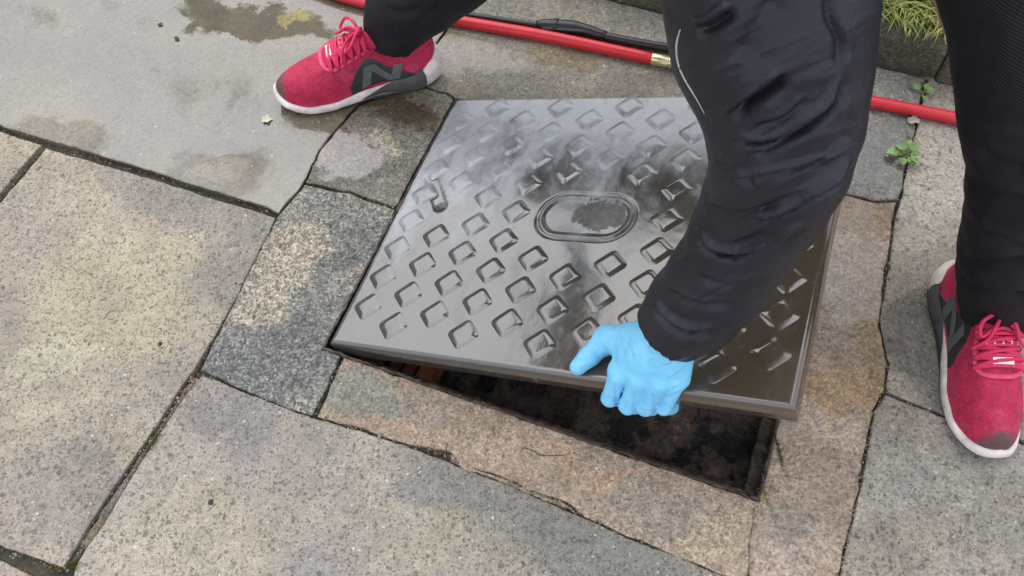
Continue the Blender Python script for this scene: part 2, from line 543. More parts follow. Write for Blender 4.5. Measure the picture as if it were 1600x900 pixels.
M_RUST2 = stone('paving_brown', (0.47, 0.355, 0.275), (0.35, 0.275, 0.22), (0.45, 0.315, 0.215), big=3.4, grain=0.42, grain_scale=240, specks=0.12, speck_scale=210, wet=0.55, relief=1.9, coarse=0.24, whites=.2,
                stains_reflections=[(1320, 605, .06, .04, 0, (0.42, 0.28, 0.15), .75), (1368, 550, .025, .08, 10, (0.37, 0.255, 0.145), .7), (1350, 335, .07, .045, 0, (0.30, 0.21, 0.135), .8), (1330, 450, .05, .06, 0, (0.42, 0.33, 0.27), .6), (1192, 720, .008, .10, 12, (0.17, 0.125, 0.03), .9),
                        (1240, 820, .05, .03, 0, (0.33, 0.29, 0.25), .6)],
                pools=[(1340, 400, .05, .13, -20, .55)])
M_BACK = stone('paving_back', (0.315, 0.275, 0.22), (0.215, 0.20, 0.175), (0.275, 0.225, 0.155), big=2.6, grain=0.36, grain_scale=260, specks=0.4, speck_scale=150, wet=0.5, relief=1.3, coarse=0.2,
               stains_reflections=[(880, 95, .09, .03, -15, (0.20, 0.15, 0.07), .7), (720, 60, .06, .02, -15, (0.17, 0.13, 0.065), .8), (760, 80, .10, .04, -15, (0.25, 0.21, 0.155), .7), (1010, 135, .08, .02, -15, (0.20, 0.175, 0.14), .7)],
               pools=[(740, 90, .12, .05, -15, .6)])
M_SIDE = stone('paving_side', (0.405, 0.355, 0.295), (0.275, 0.248, 0.215), (0.43, 0.375, 0.30), big=2.8, grain=0.34, grain_scale=230, specks=0.42, speck_scale=135, wet=0.5, relief=2.0, coarse=0.16,
               stains_reflections=[(1440, 540, .06, .10, 0, (0.20, 0.185, 0.16), .85), (1450, 360, .03, .04, 0, (0.50, 0.45, 0.37), .6), (1400, 740, .05, .07, 0, (0.29, 0.265, 0.23), .6), (1530, 720, .04, .05, 0, (0.27, 0.245, 0.21), .5)])
M_GREYWET = stone('paving_grey_wet', (0.27, 0.255, 0.225), (0.20, 0.195, 0.18), None, big=3.0, grain=0.4, grain_scale=250, specks=0.4, speck_scale=140, wet=0.5, relief=1.2, coarse=0.22,
                  pools=[(1370, 250, .07, .06, -20, .9)])
M_BED = stone('joint_bed', (0.12, 0.10, 0.075), (0.055, 0.048, 0.038), (0.075, 0.085, 0.03), big=9, grain=0.5, specks=0.3, speck_scale=200, wet=0.5, relief=2.5)
M_MORTAR = stone('joint_mortar', (0.235, 0.205, 0.185), (0.17, 0.155, 0.14), (0.33, 0.225, 0.14), big=9, grain=0.3, specks=0.2, speck_scale=200, wet=0.3, relief=1.6,
                 stains_reflections=[(290, 600, .035, .05, 20, (0.32, 0.215, 0.15), .9), (240, 690, .012, .03, 20, (0.20, 0.20, 0.045), .9), (110, 890, .05, .03, 0, (0.045, 0.045, 0.02), .95)])

pavement = empty('pavement')
set_props(pavement, kind='structure')

def jag(pts, step=0.009, amp=0.0010, seed=0.0, big=0.0018):
    out = []
    n = len(pts)
    for i in range(n):
        a, b = np.array(pts[i]), np.array(pts[(i + 1) % n])
        L = np.linalg.norm(b - a)
        st = step if L < 1.2 else 0.03
        k = max(1, int(L / st))
        nrm = np.array([-(b - a)[1], (b - a)[0]]) / (L + 1e-9)
        for j in range(k):
            p = a + (b - a) * j / k
            q = np.array([[p[0] * 90, p[1] * 90, seed]])
            d = fbm(q, 2)[0] * amp + fbm(q / 5 + 3, 2)[0] * big * (1 if 0 < j else 0)
            out.append(p + nrm * d)
    return out
def poly_area(P):
    P = np.array(P)
    x, y = P[:, 0], P[:, 1]
    return 0.5 * np.sum(x * np.roll(y, -1) - np.roll(x, -1) * y)
slab_no = [0]
def slab(pts, mat, gap=0.0005, bev=0.0024, z=0.0, amp=0.0010, big=0.0016, depth=0.06, name='paving_slab', parent=None, tilt=0.0012):
    slab_no[0] += 1
    P = [np.array(p, float) for p in pts]
    if poly_area(P) < 0: P = P[::-1]
    J = np.array(jag(P, amp=amp, big=big, seed=slab_no[0] * 3.7))
    T = np.roll(J, -1, 0) - np.roll(J, 1, 0)
    T /= np.linalg.norm(T, axis=1)[:, None] + 1e-9
    Nn = np.stack([-T[:, 1], T[:, 0]], 1)
    for _ in range(3): Nn = (np.roll(Nn, 1, 0) + Nn * 2 + np.roll(Nn, -1, 0)) / 4
    n = len(J)
    s = slab_no[0]
    q = np.stack([J[:, 0] * 60, J[:, 1] * 60, np.full(n, s * 5.1)], 1)
    w1 = bev * (1 + 0.55 * fbm(q, 2))
    drop = bev * (0.65 + 0.4 * fbm(q + 9, 2))
    c = J.mean(0)
    tx, ty = rng.normal(0, tilt, 2)
    def zt(X): return z + np.clip((X[:, 0] - c[0]) * tx + (X[:, 1] - c[1]) * ty, -.0015, .0015)
    R0 = J + Nn * gap
    R1 = J + Nn * (gap + w1 * 0.35)[:, None]
    R2 = J + Nn * (gap + w1)[:, None]
    rings = [np.column_stack([R0, np.full(n, z - depth)]), np.column_stack([R0, zt(R0) - drop]),
             np.column_stack([R1, zt(R1) - drop * 0.35]), np.column_stack([R2, zt(R2)])]
    V = np.concatenate(rings)
    bm = bmesh.new()
    vs = [bm.verts.new(v) for v in V]
    for k in range(3):
        for i in range(n):
            j = (i + 1) % n
            bm.faces.new((vs[k * n + i], vs[k * n + j], vs[(k + 1) * n + j], vs[(k + 1) * n + i]))
    top = bm.faces.new([vs[3 * n + i] for i in range(n)])
    bmesh.ops.triangulate(bm, faces=[top])
    me = bpy.data.meshes.new(name)
    bm.to_mesh(me)
    bm.free()
    return link(name, me, mat, parent or pavement)
def PX(*pts): return [G(*p) for p in pts]

# slabs seen in the picture (corners measured from the picture, laid on the ground)
LJ = [(433, 337), (372, 462), (309, 574)]
slab(PX((72, 231), (150, 254), (228, 277), (330, 309), (431, 340), (372, 460), (304, 578), (285, 600), (228, 690), (163, 782), (98, 888)) + [FR(-.27, -.418), FR(-.635, -.42), FR(-.638, 0.0)], M_TAN)
slab(PX((66, 226), (30, 215)) + [FR(-.76, .19), FR(-1.10, .19), FR(-1.10, -.42), FR(-.648, -.42), FR(-.650, .0)], M_TAN, gap=0.002)
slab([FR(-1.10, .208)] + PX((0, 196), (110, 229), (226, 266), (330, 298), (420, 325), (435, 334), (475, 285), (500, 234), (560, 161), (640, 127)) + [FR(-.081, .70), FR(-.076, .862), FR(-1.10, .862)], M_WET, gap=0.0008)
slab(PX((314, 578), (434, 339), (476, 289), (545, 303), (616, 327)) + [FR(-.0008, .26), FR(-.0008, -.0008), FR(.030, -.0008)] + PX((524, 573), (487, 649), (400, 615)), M_COARSE, gap=-0.0008, bev=0.0028, amp=0.0016)
slab(PX((478, 285), (500, 236), (560, 165), (640, 131), (702, 149)) + [FR(-.003, .527), FR(-.003, .284)] + PX((617, 322), (547, 298)), M_PATCH, gap=-0.0002, bev=0.0018)
slab(PX((530, 575)) + [FR(.040, -.0008), FR(.673, -.0008)] + PX((1176, 794), (1168, 850), (1169, 912), (1130, 896), (1020, 850), (960, 826), (905, 798), (887, 784), (850, 771), (819, 760), (809, 753), (775, 738), (722, 727), (704, 704), (640, 692), (560, 667), (497, 650)), M_RUST, gap=-0.0012, bev=0.0026, amp=0.0018)
slab(PX((705, 708), (721, 730), (775, 742), (809, 757), (819, 764), (850, 775), (887, 788), (901, 800), (800, 757), (704, 720)), M_RUST, gap=-0.0008, bev=0.003, z=-0.002, amp=0.0024)
slab([FR(.6735, .552)] + PX((1322, 305), (1365, 316), (1401, 316), (1393, 345), (1371, 505), (1385, 566), (1381, 608), (1361, 640), (1341, 760), (1308, 900)) + [FR(.787, -.40), FR(.684, -.40)] + PX((1173, 905), (1172, 850), (1180, 795)) + [FR(.6735, -.0008)], M_RUST2, gap=-0.0010, bev=0.0026, amp=0.0016, z=-0.001)
slab([FR(.60, .534), FR(.676, .534), FR(.676, .550)] + PX((1322, 301), (1365, 312), (1403, 311), (1428, 205), (1448, 108)) + [FR(.785, .862), FR(.60, .862)], M_GREYWET, gap=-0.0006, bev=0.0024, amp=0.0018)
slab(PX((641, 126), (703, 145)) + [FR(-.003, .534), FR(.598, .534), FR(.598, .862), FR(-.075, .862), FR(-.080, .70)], M_BACK, gap=0.0003, bev=0.002)
slab(PX((1456, 108), (1432, 210), (1409, 312), (1401, 345), (1377, 505), (1391, 568), (1387, 610), (1475, 647)) + [FR(1.0, .218), FR(1.27, .218), FR(1.27, .862), FR(.796, .862)], M_SIDE, gap=-0.0010, bev=0.0026, amp=0.0014)
slab(PX((1385, 617), (1475, 653)) + [FR(1.0, .210), FR(1.27, .210), FR(1.27, -.40), FR(.80, -.40)] + PX((1314, 900), (1347, 760), (1367, 642)), M_SIDE, gap=-0.0008, bev=0.0028, amp=0.0016)
slab(PX((316, 588), (400, 621), (489, 655), (560, 674), (640, 701), (703, 724), (800, 761), (901, 805), (960, 832), (1020, 857), (1130, 901), (1168, 916)) + [FR(.684, -.12), FR(.684, -.72), FR(-.16, -.72), FR(-.155, -.42)] + PX((118, 890), (180, 790), (248, 680), (300, 606)), M_FRONT, gap=-0.0012)
# slabs beyond the picture's edges, the same courses continued
for a0, a1, b0, b1, m in ((-1.10, -.64, -1.03, -.43, M_FRONT), (-.635, -.17, -1.03, -.43, M_TAN), (.69, 1.27, -1.0, -.405, M_SIDE), (-.155, .684, -1.35, -.73, M_TAN),
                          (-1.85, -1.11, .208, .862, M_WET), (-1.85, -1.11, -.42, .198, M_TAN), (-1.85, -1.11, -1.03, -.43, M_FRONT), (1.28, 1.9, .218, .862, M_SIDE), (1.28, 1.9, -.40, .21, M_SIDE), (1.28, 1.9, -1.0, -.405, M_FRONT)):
    slab([FR(a0 + .004, b0 + .004), FR(a1 - .004, b0 + .004), FR(a1 - .004, b1 - .004), FR(a0 + .004, b1 - .004)], m)
# mortar left in the joint beside the front slab
slab(PX((302, 586), (312, 590), (246, 682), (178, 793), (122, 878), (102, 876), (166, 780), (230, 688), (286, 600)), M_MORTAR, gap=0.0, bev=0.005, z=-0.006, amp=0.003, depth=0.04, name='mortar')

# ground sheet under and round the paving (with the hole of the manhole), out to the horizon
def ground_sheet():
    bm = bmesh.new()
    inner = [FR(-.002, -.002), FR(FW + .002, -.002), FR(FW + .002, FH + .002), FR(-.002, FH + .002)]
    outer = [FR(-60, -60), FR(60, -60), FR(60, .86), FR(-60, .86)]
    vi = [bm.verts.new((*p, -.014)) for p in inner]
    vm = [bm.verts.new((*p, -.014)) for p in [FR(-1.9, -1.3), FR(1.95, -1.3), FR(1.95, .86), FR(-1.9, .86)]]
    vo = [bm.verts.new((*p, -.014)) for p in outer]
    for A, B in ((vi, vm), (vm, vo)):
        for i in range(4):
            j = (i + 1) % 4
            try: bm.faces.new((A[i], A[j], B[j], B[i]))
            except ValueError: pass
    return bm_mesh('ground', bm)
ground_me = ground_sheet()
set_props(link('ground', ground_me, M_BED), kind='structure')
if ground_me.polygons[0].normal.z < 0: ground_me.flip_normals()

# grit, sand and crumbs of stone lying in the joints
def grit():
    base = []
    bm = bmesh.new()
    bmesh.ops.create_icosphere(bm, subdivisions=1, radius=1)
    bv = np.array([v.co[:] for v in bm.verts]); bf = [tuple(v.index for v in f.verts) for f in bm.faces]
    bm.free()
    V, Fc = [], []
    runs = [((0, 200), (228, 272), .5), ((228, 272), (434, 335), .4), ((70, 230), (0, 305), .6), ((0, 861), (105, 890), .6), ((105, 890), (304, 588), 1.6), ((433, 338), (308, 578), 1.2), ((312, 584), (490, 652), 1.0), ((490, 652), (700, 712), 1.2),
            ((700, 712), (905, 801), 1.8), ((905, 801), (1130, 898), 1.2), ((527, 574), (491, 651), .8), ((1173, 795), (1170, 900), 1.0), ((1312, 900), (1366, 640), 1.2), ((1366, 640), (1388, 570), 1.4), ((1374, 505), (1404, 312), 1.2),
            ((1404, 312), (1452, 110), 1.2), ((1384, 615), (1475, 650), .8), ((476, 286), (618, 326), .8), ((500, 236), (476, 284), .8), ((506, 550), (1178, 790), 1.3), ((1180, 788), (1225, 640), 1.0), ((1322, 302), (1403, 312), 1.4)]
    for a, b, dn in runs:
        L = math.hypot(b[0] - a[0], b[1] - a[1])
        for _ in range(int(L * dn * .55)):
            t = random.random()
            q = at_z(a[0] + (b[0] - a[0]) * t + random.gauss(0, 3.2), a[1] + (b[1] - a[1]) * t + random.gauss(0, 3.2), random.uniform(-.005, .0008))
            r = random.uniform(.0005, .0016) * (1.7 if random.random() < .08 else 1)
            i = len(V)
            V += [tuple(q + v * r * random.uniform(.6, 1.2)) for v in bv]
            Fc += [tuple(k + i for k in f) for f in bf]
    o = link('grit', mesh_np('grit', V, Fc, False), M_GRIT)
    set_props(o, kind='stuff')
N = NT('grit')
gi_ = N.n('ShaderNodeNewGeometry')
N.out(Base_Color=N.mix(gi_.outputs['Random Per Island'], (0.07, 0.06, 0.045), (0.34, 0.29, 0.22)), Roughness=.8)
M_GRIT = N.m
grit()
# moss in the damp joints
N = NT('moss')
N.out(Base_Color=N.mix(N.noise(300, 3), (0.055, 0.075, 0.012), (0.17, 0.17, 0.03)), Roughness=.9)
M_MOSS = N.m
def moss():
    V, Fc = [], []
    for px, py, dx, dy, n in ((241, 692, 9, 22, 420), (118, 885, 14, 10, 300), (1217, 705, 4, 34, 420), (1420, 215, 4, 60, 160), (500, 640, 6, 12, 80), (90, 888, 30, 5, 160)):
        for _ in range(n):
            p = at_z(px + random.gauss(0, .45) * dx - (random.random() - .5) * 0, py + random.gauss(0, .5) * dy, random.uniform(-.006, .0008)) if dx > dy * .9 else None
            if p is None:
                t = random.gauss(0, .5)
                p = at_z(px - t * dy * (.62 if px < 600 else -.22 if px > 1300 else -.25) + random.gauss(0, .35) * dx, py + t * dy, random.uniform(-.006, .0008))
            for _k in range(3):
                th, h = random.uniform(0, 6.283), random.uniform(.0012, .0030)
                w = np.array([math.cos(th), math.sin(th), 0]) * .0006
                i = len(V)
                V += [tuple(p - w), tuple(p + w), tuple(p + np.array([random.gauss(0, .001), random.gauss(0, .001), h]))]
                Fc.append((i, i + 1, i + 2))
    set_props(link('moss', mesh_np('moss', V, Fc, False), M_MOSS), label='olive green moss growing in the damp paving joints', cat='moss', kind='stuff')
moss()

# edging kerb: long concrete stones with a worn rounded top
M_KERB = stone('kerb_concrete', (0.22, 0.195, 0.14), (0.11, 0.095, 0.065), (0.10, 0.105, 0.045), big=7, grain=0.5, specks=0.6, speck_scale=150, wet=0.55, relief=2.6, coarse=0.35)
kerb = empty('kerb')
set_props(kerb, kind='structure')
def kerb_stone(a0, a1):
    prof = [(.868, -.05), (.868, .030), (.870, .052), (.876, .068), (.886, .076), (.905, .079), (.925, .078), (.936, .072), (.940, .06), (.940, -.05)]
    n = max(2, int((a1 - a0) / (.012 if -1 < a0 < 1.2 else .05)))
    V, Fc = [], []
    for i in range(n + 1):
        a = a0 + (a1 - a0) * i / n
        for (b, z) in prof:
            q = fbm(np.array([[a * 45, b * 45, z * 45]]), 3)[0]
            e = 0.0035 * q
            p = FR(a, b + e)
            V.append((p[0], p[1], z + e * 0.8))
    k = len(prof)
    for i in range(n):
        for j in range(k - 1):
            Fc.append((i * k + j, i * k + j + 1, (i + 1) * k + j + 1, (i + 1) * k + j))
    Fc.append(tuple(range(k)))
    Fc.append(tuple(n * k + j for j in range(k))[::-1])
    me = mesh_np('kerb_stone', V, Fc, True)
    bm = bmesh.new(); bm.from_mesh(me)
    bmesh.ops.recalc_face_normals(bm, faces=bm.faces)
    bm.to_mesh(me); bm.free()
    return link('kerb_stone', me, M_KERB, kerb)
for k in range(-5, 7): kerb_stone(-.12 + k * .915, -.12 + k * .915 + .911)

# soil and grass behind the kerb
M_SOIL = plain('soil', (0.055, 0.062, 0.026), 0.9, 0.4, 30, 0.004, 80)
bm = bmesh.new()
vs = [bm.verts.new((*FR(a, b), z)) for a, b, z in ((-60, .939, .045), (60, .939, .045), (60, 60, .06), (-60, 60, .06))]
bm.faces.new(vs)
set_props(link('lawn', bm_mesh('lawn', bm), M_SOIL), kind='structure')
N = NT('grass_blade')
gi = N.noise(25, 3, 0.6)
N.out(Base_Color=N.mix(N.ramp(gi, .4, .66), (0.12, 0.18, 0.03), (0.36, 0.33, 0.11)), Roughness=0.5)
M_GRASS = N.m
def grass():
    V, Fc = [], []
    for _ in range(16000):
        near = random.random() < .36
        a = random.uniform(.45, 1.15) if near else random.uniform(-2.2, 3.0)
        b = .925 + (random.random() ** 1.7) * (.22 if near else 1.5)
        p = FR(a, b)
        h = random.uniform(.035, .095)
        th = random.uniform(0, 2 * math.pi)
        lean = np.array([math.cos(th), math.sin(th)]) * h * random.uniform(.2, .8) + (-EB * h * .7 if b < .97 else 0)
        w = random.uniform(.0012, .0028)
        sd = np.array([-math.sin(th), math.cos(th)]) * w
        i = len(V)
        z0 = .05
        for t, ww in ((0, 1), (.4, .85), (.75, .55)):
            c = np.array([p[0] + lean[0] * t * t, p[1] + lean[1] * t * t])
            zz = z0 + h * (t - .25 * t * t)
            V += [(c[0] - sd[0] * ww, c[1] - sd[1] * ww, zz), (c[0] + sd[0] * ww, c[1] + sd[1] * ww, zz)]
        V.append((p[0] + lean[0], p[1] + lean[1], z0 + h * .72))
        Fc += [(i, i + 1, i + 3, i + 2), (i + 2, i + 3, i + 5, i + 4), (i + 4, i + 5, i + 6)]
    me = mesh_np('grass', V, Fc, False)
    return set_props(link('grass', me, M_GRASS), label='green and straw coloured grass growing over the kerb', cat='grass', kind='stuff')
grass()

# hedge and bushes beyond the grass: the wet cover mirrors them
N = NT('hedge_leaf')
hn = N.noise(6, 4, .6)
N.out(Base_Color=N.mix(N.ramp(hn, .35, .65), (0.022, 0.036, 0.012), (0.050, 0.075, 0.026)), Roughness=.5)
M_HEDGE = N.m
def foliage(name, label, cat, blobs, n, kind=None):
    V, Fc = [], []
    for _ in range(n):
        c, r = random.choice(blobs)
        d = rng.normal(0, 1, 3); d /= np.linalg.norm(d)
        p = np.array(c) + d * np.array(r) * random.uniform(.45, 1.0) ** .5 * (1 + .25 * vnoise(np.array([d * 3 + c]))[0])
        if p[2] < .03: continue
        a = rng.normal(0, 1, 3); a /= np.linalg.norm(a)
        b = np.cross(a, rng.normal(0, 1, 3)); b /= np.linalg.norm(b)
        L, w = random.uniform(.05, .10), random.uniform(.025, .045)
        i = len(V)
        V += [p - a * L, p + b * w, p + a * L, p - b * w]
        Fc.append((i, i + 1, i + 2, i + 3))
    o = link(name, mesh_np(name, V, Fc, False), M_HEDGE)
    return set_props(o, label, cat, None, kind)
def wpt(a, b, z): return (*FR(a, b), z)
foliage('hedge', 'dark green hedge growing beyond the grass verge', 'hedge', [(wpt(-3.2 + k * .42, 3.0 + .1 * (k % 2), .45), (.36, .36, .60)) for k in range(20)] + [(wpt(-3.3, 3.1 - k * .38, .55), (.38, .38, .95)) for k in range(14)], 17000, 'stuff')
foliage('bush', 'tall dark bush rising above the hedge beyond the grass verge', 'bush', [(wpt(.55, 3.1, 1.2), (.55, .45, .75)), (wpt(.85, 3.1, 1.7), (.5, .45, .6)), (wpt(.35, 3.2, 1.0), (.4, .4, .5)), (wpt(1.1, 3.0, 1.1), (.5, .4, .7))], 3500, 'stuff')

# ------------------------------------------------------------------ the manhole: chamber, sludge, frame
M_BRICK = plain('clay_brick', (0.15, 0.045, 0.018), 0.5, 0.45, 22, 0.0015, 120)
M_CHAMBER = plain('chamber_render', (0.035, 0.028, 0.022), 0.6, 0.5, 25, 0.003, 90)
N = NT('sludge')
s1 = N.noise(15, 12, 0.70)
s2 = N.noise(95, 6, 0.7)
sv = N.math('ADD', N.math('MULTIPLY', s1, 0.72), N.math('MULTIPLY', s2, 0.28))
sc_ = N.mix(N.ramp(sv, .46, .52), (0.006, 0.004, 0.003), (0.085, 0.054, 0.037))
sc_ = N.mix(N.ramp(sv, .53, .64), sc_, (0.24, 0.175, 0.135))
N.out(Base_Color=sc_, Roughness=N.ramp(s2, .35, .65, .08, .5), Normal=N.bump(N.math('ADD', sv, N.math('MULTIPLY', s2, .35)), 0.022))
N.b.inputs['Coat Weight'].default_value = 0.8
N.b.inputs['Coat Roughness'].default_value = 0.12
N.out(Coat_Normal=N.bump(N.math('ADD', sv, N.math('MULTIPLY', s2, .5)), 0.02))
M_SLUDGE = N.m
chamber = empty('manhole_chamber')
set_props(chamber, kind='structure')
IN0, IN1, INB0, INB1 = .020, FW - .020, .020, FH - .020
def wall_bm(a0, b0, a1, b1, z0, z1):
    bm = bmesh.new()
    n = 14
    rows = []
    for j in range(7):
        z = z0 + (z1 - z0) * j / 6
        row = []
        for i in range(n + 1):
            a, b = a0 + (a1 - a0) * i / n, b0 + (b1 - b0) * i / n
            p = FR(a, b)
            e = fbm(np.array([[a * 30, b * 30, z * 30]]), 2)[0] * .003
            row.append(bm.verts.new((p[0] + e, p[1] + e, z)))
        rows.append(row)
    for j in range(6):
        for i in range(n):
            bm.faces.new((rows[j][i], rows[j][i + 1], rows[j + 1][i + 1], rows[j + 1][i]))
    return bm
for (a0, b0, a1, b1) in ((IN0 - .012, INB1 + .004, IN1 + .012, INB1 + .004), (IN1 + .012, INB1 + .004, IN1 + .012, INB0 - .012), (IN1 + .012, INB0 - .012, IN0 - .012, INB0 - .012), (IN0 - .012, INB0 - .012, IN0 - .012, INB1 + .004)):
    link('wall', bm_mesh('wall', wall_bm(a0, b0, a1, b1, -.45, -.034), True), M_CHAMBER, chamber)
def box_bm(p0, ax, ay, lx, ly, z0, z1, jit=0.0015):
    bm = bmesh.new()
    vs = []
    for z in (z0, z1):
        for (u, v) in ((0, 0), (1, 0), (1, 1), (0, 1)):
            p = np.array(p0) + ax * lx * u + ay * ly * v + rng.normal(0, jit, 2)
            vs.append(bm.verts.new((p[0], p[1], z + rng.normal(0, jit))))
    for q in ((3, 2, 1, 0), (4, 5, 6, 7), (0, 1, 5, 4), (1, 2, 6, 5), (2, 3, 7, 6), (3, 0, 4, 7)): bm.faces.new([vs[i] for i in q])
    bmesh.ops.bevel(bm, geom=bm.edges[:], offset=.004, segments=2, affect='EDGES')
    return bm
M_BRICKS = [M_BRICK, plain('brown_brick', (0.10, 0.045, 0.022), 0.5, 0.45, 22, 0.0015, 120), plain('red_brick', (0.13, 0.022, 0.011), 0.5, 0.4, 22, 0.0015, 120)]
for k, (a0, w_) in enumerate(((.036, .046), (.090, .020), (.115, .018), (.138, .022))):      # clay bricks on edge, stepping out of the left wall
    for j in range(3):
        link('brick', bm_mesh('brick', box_bm(FR(a0, .012 + j * .145), EA, EB, w_, .140, -.115, -.046 - .004 * (k % 2)), False), M_BRICKS[k % 3 if k else 1], chamber)
bm = bmesh.new()                                               # sludge standing in the chamber
nx, ny = 130, 100
gv = [[None] * (ny + 1) for _ in range(nx + 1)]
for i in range(nx + 1):
    for j in range(ny + 1):
        a, b = IN0 - .02 + (IN1 - IN0 + .04) * i / nx, INB0 - .02 + (INB1 - INB0 + .04) * j / ny
        p = FR(a, b)
        z = -.190 + .014 * fbm(np.array([[a * 9, b * 9, 3.0]]), 2)[0] + .009 * fbm(np.array([[a * 38, b * 38, 7.0]]), 3)[0] + .125 * min(1, max(0, (a - .20) / .22))
        gv[i][j] = bm.verts.new((p[0], p[1], z))
for i in range(nx):
    for j in range(ny): bm.faces.new((gv[i][j], gv[i + 1][j], gv[i + 1][j + 1], gv[i][j + 1]))
me = bm_mesh('sludge', bm, True)
if me.polygons[0].normal.z < 0: me.flip_normals()
set_props(link('sludge', me, M_SLUDGE), kind='structure')

M_IRON = plain('wet_iron', (0.035, 0.030, 0.028), 0.38, 0.5, 35, 0.0012, 160, metallic=0.35)
M_IRONR = plain('rusty_iron', (0.046, 0.030, 0.022), 0.45, 0.95, 55, 0.0012, 160, metallic=0.2)
frame = empty('manhole_surround', (*FR(0, 0), 0))
set_props(frame, 'dark rusty steel frame set in the paving round the open chamber', 'manhole surround')
bpy.context.view_layer.update()
def rail(a0, b0, a1, b1, inward):
    """L section: thin upstand flush with the paving and a ledge for the cover, mitred at the corners"""
    A, B = np.array([a0, b0]), np.array([a1, b1])
    t = (B - A) / np.linalg.norm(B - A)
    w = np.array(inward, float)
    prof = [(0, -.040), (0, .0020), (.0008, .0030), (.0034, .0030), (.0042, .0020), (.0042, -.030), (.019, -.030), (.0205, -.0315), (.0205, -.036), (.019, -.040)]
    L = np.linalg.norm(B - A)
    n = 170
    V, Fc = [], []
    for i in range(n + 1):
        for (d, z) in prof:
            s = d + (L - 2 * d) * i / n
            e = fbm(np.array([[(a0 + s) * 110, (b0 + d) * 110, z * 90 + 5]]), 3)[0] * .0012
            q = A + t * s + w * (d + e)
            p = FR(q[0], q[1])
            V.append((p[0], p[1], z + e))
    k = len(prof)
    for i in range(n):
        for j in range(k):
            Fc.append((i * k + j, i * k + (j + 1) % k, (i + 1) * k + (j + 1) % k, (i + 1) * k + j))
    me = mesh_np('rail', V, Fc, False)
    bm = bmesh.new(); bm.from_mesh(me)
    bmesh.ops.recalc_face_normals(bm, faces=bm.faces)
    bm.to_mesh(me); bm.free()
    o = link('rail', me, M_IRONR)
    parent_keep(o, frame)
rail(0, 0, FW, 0, (0, 1))
rail(FW, 0, FW, FH, (-1, 0))
rail(FW, FH, 0, FH, (0, -1))
rail(0, FH, 0, 0, (1, 0))
# ------------------------------------------------------------------ the manhole cover, lifted along its right side
CO = np.array([-0.27993115, 0.59751307, 0.01253562])
CU = np.array([0.87910133, -0.3300378, 0.34388356])
CV = np.array([0.36025502, 0.93249127, -0.02600678])
CN = np.cross(CU, CV)
LU, LV, CT = 0.6831, 0.5223, 0.036
def cov(u, v, n=0.0): return CO + CU * u + CV * v + CN * n
def cov_hit(px, py, n=0.0):
    d = ray(px, py)
    t = ((CO + CN * n - CAM) @ CN) / (d @ CN)
    return CAM + d * t
def uvn(P):
    q = np.asarray(P) - CO
    return q @ CU, q @ CV, q @ CN

BU, BV, BL, BR = 0.336, 0.267, 0.034, 0.046          # badge: centre, half straight length, radius
N = NT('cover_coating')
mp = N.n('ShaderNodeMapping')
mp.inputs['Rotation'].default_value = (0, 0, math.radians(28))
mp.inputs['Scale'].default_value = (1.0, 3.2, 1.0)
N.set(mp.inputs[0], N.co)
sep = N.n('ShaderNodeSeparateXYZ')
oi = N.n('ShaderNodeNewGeometry')
# position on the cover in its own axes, from the world position (the blocks share it)
def dotp(ax): 
    q = N.n('ShaderNodeVectorMath', operation='DOT_PRODUCT')
    N.set(q.inputs[0], oi.outputs['Position']); q.inputs[1].default_value = tuple(ax)
    return N.math('SUBTRACT', q.outputs['Value'], float(CO @ ax))
du, dv_ = dotp(CU), dotp(CV)
cw = N.n('ShaderNodeCombineXYZ')
N.set(cw.inputs[0], du); N.set(cw.inputs[1], dv_)
cuv = cw.outputs[0]
st = None
def scuffs(rot, sc, scale):
    m_ = N.n('ShaderNodeMapping')
    m_.inputs['Rotation'].default_value = (0, 0, math.radians(rot)); m_.inputs['Scale'].default_value = (sc, 1, 1)
    N.set(m_.inputs[0], cuv)
    return N.noise(scale, 6, 0.65, m_.outputs[0], dist=0.5)
st = scuffs(20, 1.7, 8)
st2 = scuffs(-65, 2.2, 7)
fi = N.noise(70, 5, 0.65, cuv)
# pale scuffs with the bright sheen painted in: far left corner and along the left edge
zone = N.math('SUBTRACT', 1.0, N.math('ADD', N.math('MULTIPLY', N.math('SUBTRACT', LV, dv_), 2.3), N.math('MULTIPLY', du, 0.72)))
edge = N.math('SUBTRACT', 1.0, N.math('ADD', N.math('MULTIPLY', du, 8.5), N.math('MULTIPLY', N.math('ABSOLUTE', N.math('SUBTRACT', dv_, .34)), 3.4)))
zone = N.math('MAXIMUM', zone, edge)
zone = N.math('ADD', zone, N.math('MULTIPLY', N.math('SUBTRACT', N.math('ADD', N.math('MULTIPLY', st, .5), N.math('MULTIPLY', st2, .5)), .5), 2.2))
worn_sheen = N.ramp(zone, .05, .75)
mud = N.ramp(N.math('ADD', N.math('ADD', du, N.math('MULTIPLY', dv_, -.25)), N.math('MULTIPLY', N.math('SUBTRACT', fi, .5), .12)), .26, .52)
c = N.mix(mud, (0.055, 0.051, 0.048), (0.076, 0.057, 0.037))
c = N.mix(N.math('MULTIPLY', worn_sheen, N.ramp(N.math('ADD', N.math('MULTIPLY', st, .6), N.math('MULTIPLY', fi, .4)), .36, .58, .55, 1.0)), c, (0.34, 0.36, 0.38))
